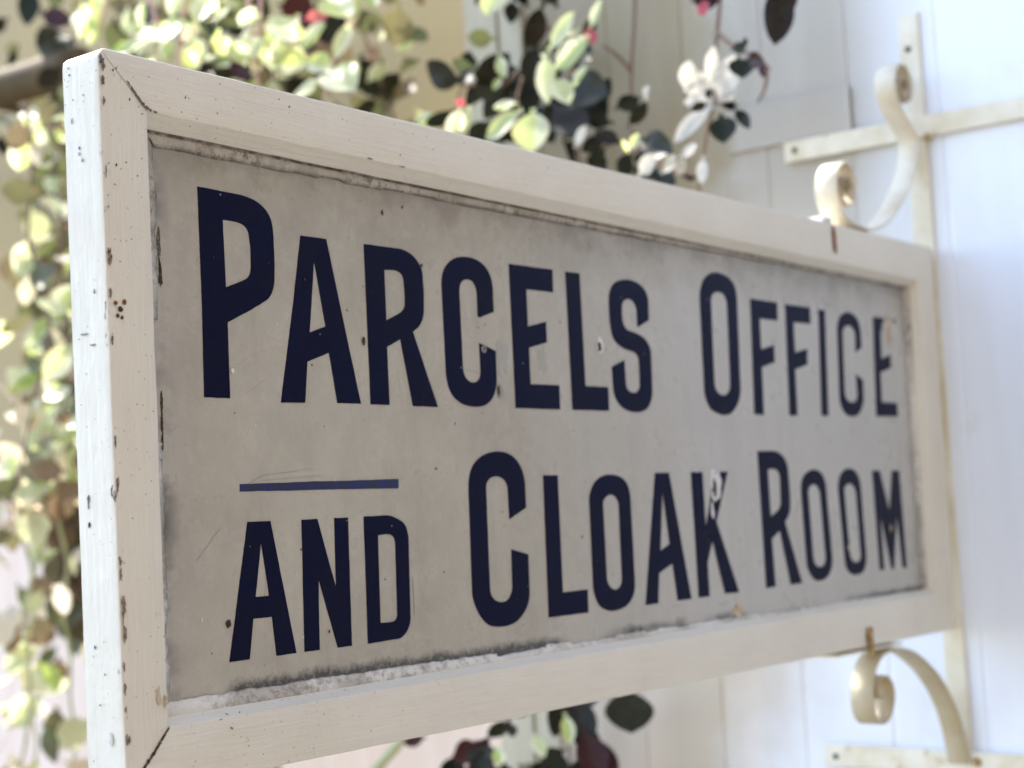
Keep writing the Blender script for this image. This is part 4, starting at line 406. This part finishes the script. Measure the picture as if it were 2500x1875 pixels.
s_ = chip('grey_patch', [blob(455, 312, 9, 22, 15, rough=.5)], D-.00012, M['dull'], panel)
chip('grey_patch', [blob(515, 312, 7, 12, 16, rough=.6)], D-.00012, M['dull'], panel)
t = NT('flaked_patch'); M['flake'] = t.fin(t.mix(t.map(t.noise(180, 4), .4, .6), (.60, .54, .44), (.42, .27, .12)), .8, .2)
chip('chip', [blob(1269, 386, 9, 22, 17, rough=.6)], yw, M['flake'], panel)
chip('chip', [blob(1236, 137, 2, 4, 18, rough=.6)], yd, M['flake'], panel); chip('chip', [blob(1115, 118, 2, 3, 19)], yd, M['flake'], panel)
o = chip('stain', [blob(843, 62, 9, 6, 22, rough=.8)], yw, M['flake'], panel)
fy = -.0009
# chipped paint along the near arris, front side and end side
for i, (a, b, r1, r2) in enumerate([(1.0, 356, 1.6, 5.5), (.6, 331, .9, 3), (.8, 300, .9, 2.6), (1.2, 153, 1.3, 2.4), (1.5, 144, 1.0, 5.0), (3.4, 123, 1.5, 5.5), (3.2, 105, 1.4, 5), (2.2, 114, .6, 3), (1.6, 84, .8, 3), (2.0, 70, 1.0, 3.2), (2.4, 36, 1.7, 3.4), (2.0, 56, .7, 2), (0.2, 489, 2.2, 4.5), (.4, 476, 1.4, 3.6), (.6, 462, .7, 2.5), (.4, 414, .5, 3), (.6, 232, .6, 3.5), (.9, 205, .5, 2)]):
    chip('paint_chip', [blob(a+.6, b, r1, r2, 200+i, rough=.95, n=34)], fy, M['arris'] if i < 12 else M['soot'], sign)
def end_chip(cy, cz, ry, rz, seed, mat):
    x = (1.4 - 3.6*cz/500)/1000 - .0010
    me = [(x, a/1000, b/1000) for a, b in blob(cy, cz, ry, rz, seed, 20, .8)]
    mesh('paint_chip', me + [(p[0]+.0003, p[1], p[2]) for p in me], [tuple(range(20)), tuple(range(20, 40))] + [(i, (i+1) % 20, 20+(i+1) % 20, 20+i) for i in range(20)], mat, sign)
random.seed(9)
for i in range(22):
    cl_ = random.choice([(20, 440, 14, 30), (24, 300, 10, 20), (22, 250, 12, 60), (20, 110, 14, 60), (25, 20, 10, 20)])
    cy = min(37, max(4, random.gauss(cl_[0], cl_[2]*.5))); cz = min(492, max(6, random.gauss(cl_[1], cl_[3])))
    q = random.choice([.3, .4, .5, .6, .8]); end_chip(cy, cz, q, q*random.uniform(.8, 2.0), 300+i, M['soot2'] if i % 4 else M['soot'])
end_chip(12, 36, 1.6, 4.5, 400, M['chalk']); end_chip(26, 195, 1.0, 3.4, 401, M['soot']); end_chip(26, 178, 1.0, 1.4, 402, M['chip']); end_chip(24, 306, 3.0, .8, 403, M['soot2']); end_chip(16, 298, 2.6, .7, 404, M['soot2'])
# grime caught against the left bead
yg = D-.0004
for i, (a, b, r1, r2) in enumerate([(60.0, 372, 1.8, 11), (60.3, 352, 1.4, 9), (57.5, 262, 1.2, 7), (57.3, 247, .9, 8), (57.2, 234, .8, 6)]):
    chip('soot_mark', [blob(a, b, r1, r2, 500+i, rough=.7, n=40)], yg, M['chip'] if i != 0 else M['mould'], panel)
# scratches across the enamel
def scratch(pts, w, mat, seed):
    top, bot = [], []
    for i, (a, b) in enumerate(pts):
        ww = w*(.35+.65*abs(noise.noise(Vector((a*.3, b*.3, seed)))*2)); top.append((a, b+ww)); bot.append((a, b-ww))
    return chip('scratch', [top+bot[::-1]], D-.00012, mat, panel)
def seg(a, b, n, amp, seed): return [(a[0]+(b[0]-a[0])*i/n, a[1]+(b[1]-a[1])*i/n+amp*noise.noise(Vector((i*.5, seed, 0)))) for i in range(n+1)]
scratch(seg((130, 289), (150, 299), 14, 1.5, 1), .28, M['pale_line'], 1); scratch(seg((152, 301), (186, 313), 16, 1.5, 2), .25, M['pale_line'], 2)
scratch(seg((140, 270), (165, 284), 10, 1.5, 3), .18, M['pale_line'], 3)
scratch(seg((138, 203), (152, 209.5), 10, .6, 4), .22, M['grey'], 4); scratch(seg((152, 209.5), (205, 214.5), 22, .8, 5), .16, M['grey'], 5); scratch(seg((152, 206), (216, 209), 22, .8, 6), .14, M['grey'], 6)
scratch(seg((85, 150), (108, 172), 12, 1.5, 7), .5, M['grey'], 7); scratch(seg((395, 300), (425, 297), 12, 1, 8), .2, M['grey'], 8)
scratch(seg((150, 120), (152, 135), 8, .5, 9), .3, M['grey'], 9); scratch(seg((318, 126), (318, 96), 8, .5, 10), .15, M['grey'], 10)
random.seed(21)
for i in range(26):
    a, b = random.uniform(70, 700), random.uniform(75, 435); q = random.uniform(.3, .8)
    chip('speck', [blob(a, b, q, q*random.uniform(.8, 2), 600+i, 12)], D-.0009, M['chip'] if i % 3 else M['white'], panel)

# open joint at the lower left mitre
for i, (a, b, r1, r2) in enumerate([(37.5, 38.5, .5, 3.2), (33.5, 34.0, .7, 3.4), (29.0, 29.2, .9, 3.6), (24.5, 24.4, 1.1, 3.4), (20.5, 20.4, 1.3, 3.2), (16, 16, 1.1, 3.4)]):
    chip('soot_mark', [blob(a, b, r1, r2, 700+i, rough=.7, rot=-.78)], fy, M['chip'], sign)
for i, (a, b, r1, r2, ro) in enumerate([(96, 33, 1.6, .5, -.5), (86, 40, 1.4, .3, .1), (104, 43, .5, .5, 0), (92, 43, 1.6, .3, -.5), (270, 461, 3, .6, 0), (310, 460, 3.5, .5, 0), (180, 488, .8, .8, 0)]):
    chip('paint_chip', [blob(a, b, r1, r2, 720+i, rough=.6, rot=ro)], fy, M['soot'], sign)
chip('paint_chip', [blob(36.5, 58, 1.0, 5, 730, rough=.6), ], fy, M['flake'], sign)
chip('paint_chip', [blob(31, 61, 1.8, 5.5, 731, rough=.6), ], fy, M['beige'], sign)

for i, (a, b, r1, r2) in enumerate([(5.5, 325, 1.5, 1.5), (7, 316.5, 1.2, 1.5), (9.5, 321, 2.0, 1.8), (13, 326, 1.6, 1.8), (10.5, 315.5, 1.1, 1.3)]):
    chip('rust_spot', [blob(a, b, r1, r2, 30+i)], fy, M['rust'] if i in (0, 3) else M['chip'], sign)
for i, (a, b, r1, r2, ro) in enumerate([(23, 478, .5, 1.8, .7), (26.5, 474.6, .9, 1.8, .7), (29.0, 471.6, .8, 1.9, .7), (32, 468.6, 1.0, 2.6, .8), (35.2, 465.6, 1.2, 2.0, .9), (38.8, 463.6, 1.0, 2.6, 1.1), (42.0, 462.2, .7, .9, 0), (46, 461.6, 1.4, 1.0, 0)]):
    chip('soot_mark', [blob(a, b, r1, r2, 50+i, rough=.8, rot=ro if i > 1 else .7)], fy, M['soot'], sign)
random.seed(5)
for i in range(26):
    a = random.uniform(3, 36) if i < 12 else random.uniform(40, 420); b = random.uniform(400, 490) if i < 12 else random.uniform(468, 494)
    s_ = random.uniform(.25, .7); chip('speck', [blob(a, b, s_, s_*random.uniform(.7, 1.6), 80+i, 12)], fy, M['chip'], sign)
# rust runs below the fixing screws
chip('rust_run', [blob(1099, 484, 6.0, 15, 90, rough=.4, rot=.05)], fy, M['rust'], sign)
chip('rust_run', [blob(1117, 12, 5, 10, 91, rough=.4)], fy, M['rust'], sign)
# ---------------------------------------------------------------- bracket
br = thing('iron_bracket', 'cream painted wrought iron wall bracket with scrolls holding the sign', 'bracket', (WX, .015, .3))
v, f = box(WX-.005, WX-.0004, .0, .029, -.285, .825); o = bevel(mesh('vertical_strap', v, f, M['iron'], br), .0012)
def strap(zc0, zc1):
    vs = []
    for x in (WX-.0105, WX-.0054):
        for y, zc in ((-.19, zc1), (.209, zc0)):
            for dz in (-.0145, .0145): vs.append((x, y, zc+dz))
    f = [(0,1,3,2),(4,6,7,5),(0,4,5,1),(2,3,7,6),(0,2,6,4),(1,5,7,3)]
    return bevel(mesh('horizontal_strap', vs, f, M['iron'], br), .0012)
strap(.667, .667); strap(-.168, -.176)
def catmull(P, n=6):
    out = []
    for i in range(len(P)-1):
        p0, p1, p2, p3 = P[max(i-1,0)], P[i], P[i+1], P[min(i+2, len(P)-1)]
        for k in range(n):
            t_ = k/n; out.append(.5*((2*p1)+(-p0+p2)*t_+(2*p0-5*p1+4*p2-p3)*t_*t_+(-p0+3*p1-3*p2+p3)*t_**3))
    return out + [P[-1]]
def band(name, P, y0, y1, th):
    P = catmull([Vector(p) for p in P], 7); n = len(P); vs = []
    for it in range(3): P = [P[0]] + [(P[i-1]+P[i]*2+P[i+1])/4 for i in range(1, n-1)] + [P[-1]]
    e = .0008
    for i, p in enumerate(P):
        d = (P[min(i+1, n-1)]-P[max(i-1, 0)]).normalized(); nn = Vector((-d.y, d.x))
        for s, y in ((-.5, y0+e), (-.5, y1-e), (-.25, y1), (.25, y1), (.5, y1-e), (.5, y0+e), (.25, y0), (-.25, y0)):
            q = p + nn*th*s; vs.append((q.x, y, q.y))
    m = 8; fs = [(i*m+j, i*m+(j+1) % m, (i+1)*m+(j+1) % m, (i+1)*m+j) for i in range(n-1) for j in range(m)] + [tuple(range(m)), tuple(range((n-1)*m, n*m))]
    o = mesh(name, vs, fs, M['band'], br)
    for p in o.data.polygons: p.use_smooth = True
    try: o.data.set_sharp_from_angle(angle=math.radians(50))
    except Exception: pass
    return o
UP = [(1.3440,.7080),(1.3500,.7100),(1.3520,.7170),(1.3450,.7230),(1.3350,.7200),(1.3290,.7080),(1.3360,.6950),(1.3520,.6930),(1.3655,.7060),(1.3675,.7220),(1.3529,.7395),(1.3350,.7405),(1.3190,.7300),(1.3117,.7123),(1.3160,.6950),(1.3270,.6810),(1.3440,.6690),(1.3620,.6580),(1.3735,.6450),(1.3715,.6280),(1.3600,.6060),(1.3361,.5791),(1.3087,.5545),(1.2832,.5360),(1.2536,.5190),(1.2212,.5085),(1.1909,.5065),(1.1503,.5110),(1.1263,.5245),(1.1189,.5470),(1.1256,.5700),(1.1456,.5830),(1.1640,.5780),(1.1740,.5600),(1.1670,.5410),(1.1511,.5300),(1.1365,.5360),(1.1330,.5500),(1.1410,.5640),(1.1530,.5650),(1.1600,.5560),(1.1560,.5470),(1.1490,.5480)]
UP = UP
LO = [(1.3900,-.172),(1.3850,-.152),(1.3780,-.128),(1.3640,-.101),(1.3430,-.0760),(1.3200,-.0560),(1.2941,-.0390),(1.2524,-.0190),(1.2105,-.0090),(1.177,-.0080),(1.1514,-.0136),(1.1338,-.0258),(1.1225,-.0454),(1.1199,-.064),(1.1268,-.0818),(1.1445,-.0905),(1.1641,-.0856),(1.1776,-.0689),(1.1785,-.0514),(1.1679,-.0397),(1.1519,-.0364),(1.1396,-.041),(1.1358,-.0518),(1.1424,-.0602),(1.1546,-.0617)]
band('upper_scroll', UP, 0, .029, .0028); band('lower_scroll', LO, 0, .029, .0032)
def disc(name, c, ax, r, h, mat, parent, n=20, dome=.4):
    ax = Vector(ax).normalized(); u = ax.orthogonal().normalized(); w_ = ax.cross(u); vs = []; c = Vector(c)
    rings = [(r, 0), (r, h*.5), (r*.8, h*.85), (r*.4, h)]
    for rr, hh in rings:
        for i in range(n): a = 2*math.pi*i/n; vs.append(c+ax*hh+(u*math.cos(a)+w_*math.sin(a))*rr)
    fs = [(k*n+i, k*n+(i+1) % n, (k+1)*n+(i+1) % n, (k+1)*n+i) for k in range(3) for i in range(n)] + [tuple(range(n)), tuple(range(3*n, 4*n))]
    return mesh(name, vs, fs, mat, parent, smooth=True)
t = NT('screw_dark'); M['screw'] = t.fin((.03, .035, .035), .6, .4)
for y, z in ((.0165, .776), (.192, .668), (-.165, .668), (.192, -.170), (-.165, -.176), (.0145, -.25)):
    disc('screw', (WX-(.0052 if abs(y) < .1 else .0107), y, z), (-1, 0, 0), .0042, .0012, M['screw'], br)
# rusty joint where scroll, strap and arm meet
disc('rivet', (WX-.0112, -.004, .651), (-1, 0, 0), .0055, .003, M['rusty'], br)
disc('rivet', (WX-.0112, -.008, -.170), (-1, 0, 0), .006, .003, M['rusty'], br)
# lug on the sign's top edge, and U clip with flat tab below it
v, f = box(1.083, 1.108, .004, .030, .5035, .5105); o = bevel(mesh('lug', v, f, M['white'], br), .002)
v, f = box(1.040, 1.215, .001, .030, -.0045, -.0012); o = bevel(mesh('tab', v, f, M['iron'], br), .001)
v, f = box(1.112, 1.123, -.0045, -.0015, -.010, .024); o = bevel(mesh('clip', v, f, M['rusty'], br), .001)
# ---------------------------------------------------------------- plants
CAM = Vector((-0.7485, -0.888, 0.1602))
class Leaves:
    def __init__(s): s.v = []; s.f = []; s.t = []; s.q = []
    def add(s, b, tip, w, rnd, tilt=.6, curl=None, bias=(0,0,0)):
        b = Vector(b); tip = Vector(tip); ax = tip-b; L = ax.length; ax.normalize()
        toc = (CAM-b).normalized(); n = toc + Vector((rnd.uniform(-1,1), rnd.uniform(-1,1), rnd.uniform(-.6,1)))*tilt + Vector(bias)
        n = (n-ax*n.dot(ax)).normalized(); side = ax.cross(n)
        curl = rnd.uniform(-.18, .22) if curl is None else curl; fold = rnd.uniform(.12, .4); ti = rnd.random(); sg = rnd.choice((-1, 1)); base = len(s.v)
        pw = rnd.uniform(.85, 1.25); N = 9
        for i in range(N+1):
            t_ = i/N; u = max(0, (t_-.10)/.90)
            ww = 0.004*L/.05 if t_ < .10 else w*L*.5*max(.02, (math.sin(math.pi*u**(pw*.85))**.72))*(1 if u < .97 else .5)
            c = b + ax*(L*t_) + n*(curl*L*(t_*t_ - t_)) * 1.0 + side*(math.sin(t_*5+ti*9)*.012*L)
            for q in (-1, -.5, 0, .5, 1):
                s.q.append(q*sg); s.v.append(c + side*(ww*q) + n*(abs(q)*ww*fold + math.sin(t_*9+q*2+ti*7)*ww*.06))
        for i in range(N):
            for q in range(4):
                s.f.append((base+i*5+q, base+i*5+q+1, base+(i+1)*5+q+1, base+(i+1)*5+q)); s.t.append(ti)
    def build(s, name, mat, parent):
        if not s.v: return
        off = parent_off(parent); me = bpy.data.meshes.new(name); me.from_pydata([tuple(v-off) for v in s.v], [], s.f); me.materials.append(mat)
        at = me.attributes.new('tint', 'FLOAT', 'FACE'); at.data.foreach_set('value', s.t); aq = me.attributes.new('across', 'FLOAT', 'POINT'); aq.data.foreach_set('value', s.q)
        me.polygons.foreach_set('use_smooth', [True]*len(s.f)); me.update()
        return link(bpy.data.objects.new(name, me), parent)
def tube(name, P, r0, r1, mat, parent, n=8):
    P = catmull([Vector(p) for p in P], 6); vs = []; N = len(P)
    for i, p in enumerate(P):
        d = (P[min(i+1, N-1)]-P[max(i-1, 0)]).normalized(); u = d.orthogonal().normalized(); u = (Vector((1,.3,.1))-d*Vector((1,.3,.1)).dot(d)).normalized(); w_ = d.cross(u); r = r0+(r1-r0)*i/(N-1); r *= 1+.15*noise.noise(p*40)
        for k in range(n): a = 2*math.pi*k/n; vs.append(p+(u*math.cos(a)+w_*math.sin(a))*r)
    fs = [(i*n+j, i*n+(j+1) % n, (i+1)*n+(j+1) % n, (i+1)*n+j) for i in range(N-1) for j in range(n)] + [tuple(range(n)), tuple(range((N-1)*n, N*n))]
    return mesh(name, vs, fs, mat, parent, smooth=True)
BIAS = {'pale': (-.2, .1, .75), 'white': (-.3, .05, .45), 'blush': (-.2, .1, .9), 'dark': (0, -.4, -.35), 'maroon': (0, -.4, -.2), 'dim': (0, -.2, -.1)}
KM = {'dark': ('leaves', 'dark'), 'pale': ('leaves', 'pale'), 'white': ('petal', 'white_petal'), 'maroon': ('leaves', 'maroon'), 'pink': ('flower', 'pink'), 'dim': ('leaves', 'dim'), 'blush': ('leaves', 'blush'), 'brown': ('leaves', 'brown')}
PLAB = {'mid': ('leafy_branch', 'branch of large dark glossy and pale green leaves over the middle of the sign', 'plant'),
 'right': ('leafy_branch', 'sprig of dark oval leaves just above the right half of the sign', 'plant'),
 'white': ('flowering_branch', 'cluster of bright white petals with small black leaves on the board wall', 'plant'),
 'hang': ('hanging_sprig', 'dark leaf and crimson bloom hanging in at the top of the board wall', 'plant'),
 'low': ('leafy_branch', 'dark purple green leaves hanging below the sign', 'plant'),
 'top': ('climbing_vine', 'sunlit vine of pale green leaves and reddish stems above the left end of the sign', 'vine'),
 'corner': ('leafy_branch', 'dark leaves against the ochre wall in the top left corner', 'plant')}
def finish(L, root):
    for k, lv in L.items():
        if k not in ('pink', 'white') or len(lv.v) > 50*45:
            lv.build('leaves', M[KM[k][1]], root); continue
        nl = len(lv.v)//50; nf = 36                                 # few and countable: each a part of its own
        for i in range(nl):
            q = Leaves(); q.v = lv.v[i*50:(i+1)*50]; q.f = [tuple(a-i*50 for a in f) for f in lv.f[i*nf:(i+1)*nf]]; q.t = lv.t[i*nf:(i+1)*nf]; q.q = lv.q[i*50:(i+1)*50]
            q.build(KM[k][0], M[KM[k][1]], root)
def plant(key, extra=None, seed=1):
    rnd = random.Random(seed); name, lab, cat = PLAB[key]
    p0 = Vector(STEMS[key][0][0]); root = thing(name, lab, cat, tuple(p0)); root['group'] = 'plants climbing the wall'
    L = {}
    for kind, b, t_, w_ in LEAVES[key]: L.setdefault(kind, Leaves()).add(b, t_, w_*1.05, rnd, .4, None, BIAS.get(kind, (0,0,0)))
    if extra: extra(L, rnd)
    finish(L, root)
    for s in STEMS[key]: tube('stem', s, .0048 if key == 'top' else .0033, .0018, M['pinkstem' if key == 'top' else 'stem'], root)
    return root
def scatter(L, rnd, n, bx, size, kinds, droop=.6, tilt=.8):
    for i in range(n):
        p = Vector([rnd.uniform(a, b) for a, b in bx]); s = rnd.uniform(*size)
        d = Vector((rnd.uniform(-1,1), rnd.uniform(-1,1), rnd.uniform(-1,1)-droop)).normalized()
        k = rnd.choices([q[0] for q in kinds], [q[1] for q in kinds])[0]; s = s if k != 'pink' else s*.45
        L.setdefault(k, Leaves()).add(p, p+d*s, rnd.uniform(.4, .8), rnd, tilt, None, BIAS.get(k, (0,0,0)))
def top_extra(L, rnd):
    scatter(L, rnd, 75, ((1.16, 1.36), (.98, 1.5), (.93, 1.2)), (.035, .065), (('pale', 9), ('blush', 1), ('pink', .1), ('maroon', .2)))
    scatter(L, rnd, 330, ((1.36, 1.7), (1.02, 1.80), (.88, 1.35)), (.045, .09), (('dim', 6), ('dark', 3), ('pale', 1.5), ('maroon', .3)))
plant('mid', lambda L, r: scatter(L, r, 40, ((1.26, 1.38), (.54, .70), (.60, 1.05)), (.035, .06), (('dark', 5), ('dim', 1))), 2)
plant('right', lambda L, r: scatter(L, r, 16, ((1.27, 1.36), (.38, .56), (.56, .72)), (.025, .045), (('dark', 5), ('dim', 1))), 3)
plant('white', None, 4); plant('hang', None, 5)
plant('low', lambda L, r: scatter(L, r, 45, ((1.2, 1.38), (.48, .74), (-.42, -.19)), (.035, .06), (('dark', 4), ('maroon', 2), ('dim', 1))), 6)
plant('top', top_extra, 7)
plant('corner', lambda L, r: scatter(L, r, 14, ((1.6, 1.85), (1.95, 2.4), (1.1, 1.3)), (.03, .06), (('dim', 4), ('dark', 1))), 8)
# stick with old flower heads
rt = thing('dry_stalk', 'thin brown stalk with pinkish dried heads left of the dark branch', 'plant', (1.6, 1.168, 1.109))
tube('stem', [(1.6,1.168,1.109),(1.6,1.144,1.053),(1.6,1.12,.98),(1.6,1.09,.90),(1.6,1.06,.78)], .003, .004, M['stem'], rt)
rnd = random.Random(3); t = NT('dried_petal'); M['dried'] = t.fin((.55, .40, .32), .8, .2)
for c in ((1.6,1.168,1.109),(1.6,1.144,1.053),(1.595,1.135,1.045)):
    hd = Leaves()
    for i in range(14):
        d = Vector((rnd.uniform(-1,1), rnd.uniform(-1,1), rnd.uniform(-1,1))).normalized(); hd.add(Vector(c), Vector(c)+d*.017, .7, rnd)
    hd.build('flower_head', M['dried'], rt)
# creeper filling the left edge: three separate hanging vines
def vine(lab, seed, x0, x1, y0, y1, z0, z1, n, kinds, size):
    rnd = random.Random(seed); root = thing('climbing_vine', lab, 'vine', ((x0+x1)/2, (y0+y1)/2, z1), 'plants climbing the wall'); L = {}
    strands = []
    for s in range(7):
        x, y = rnd.uniform(x0, x1), rnd.uniform(y0, y1); P = []; z = z1
        while z > z0: P.append((x, y, z)); x += rnd.uniform(-.03, .03); y += rnd.uniform(-.03, .03); z -= .09
        if len(P) > 2: strands.append(P); tube('stem', P, .0045, .002, M['stem'] if s % 2 else M['gstem'], root, 6)
    for i in range(n):
        P = rnd.choice(strands); j = rnd.randrange(len(P)-1); p = Vector(P[j]).lerp(Vector(P[j+1]), rnd.random())
        off = Vector((rnd.gauss(0, .035), rnd.gauss(0, .045), rnd.gauss(0, .03))); p = p+off; s = rnd.uniform(*size)
        d = Vector((rnd.uniform(-1,.6), rnd.uniform(-1,1), rnd.uniform(-1.4,.4))).normalized(); k = rnd.choices([q[0] for q in kinds], [q[1] for q in kinds])[0]; s = s if k != 'pink' else s*.45
        s = s if k != 'pink' else s*.4
        L.setdefault(k, Leaves()).add(p, p+d*s, rnd.uniform(.45, .85), rnd, .8, None, BIAS.get(k, (0,0,0)))
    finish(L, root)
vine('pale speckled creeper hanging beside the upper left edge of the sign', 11, 1.2, 1.6, 1.5, 2.05, .22, 1.0, 230, (('pale', 6), ('dim', 4), ('pink', .15), ('blush', 3), ('brown', 2), ('maroon', .3)), (.05, .085))
vine('bleached creeper with pink and white leaves by the lower left edge of the sign', 12, 1.15, 1.6, 1.4, 2.1, -.50, .32, 200, (('pale', 1.8), ('blush', 9), ('brown', 2.5), ('dim', 2), ('maroon', .3), ('pink', .25)), (.05, .095))
vine('dark olive creeper growing deep behind the pale one', 13, 1.66, 1.88, 1.6, 2.45, -.1, 1.05, 420, (('dim', 5), ('dark', 1.5), ('brown', 5), ('blush', 2)), (.06, .11))
# pipes
pp = thing('gutter_pipe', 'dull brown horizontal pipe across the ochre wall at far left', 'pipe', (1.55, 2.1, 1.14))
tube('pipe', [(1.52,1.86,1.16),(1.52,2.3,1.165),(1.52,3.2,1.17)], .042, .042, M['pipe'], pp, 20)
tube('bracket', [(1.52,2.25,1.165),(1.7,2.25,1.165),(1.96,2.25,1.165)], .01, .01, M['pipe'], pp, 8)
lp = thing('green_stem', 'thick pale green stem slanting below the sign against the pale lower wall', 'plant', (1.5, 1.14, -.26))
tube('stem', [(1.5,1.30,-.62),(1.5,1.19,-.34),(1.5,1.135,-.256),(1.5,1.085,-.21),(1.5,1.02,-.16),(1.5,.93,-.12)], .009, .008, M['gstem'], lp, 10)
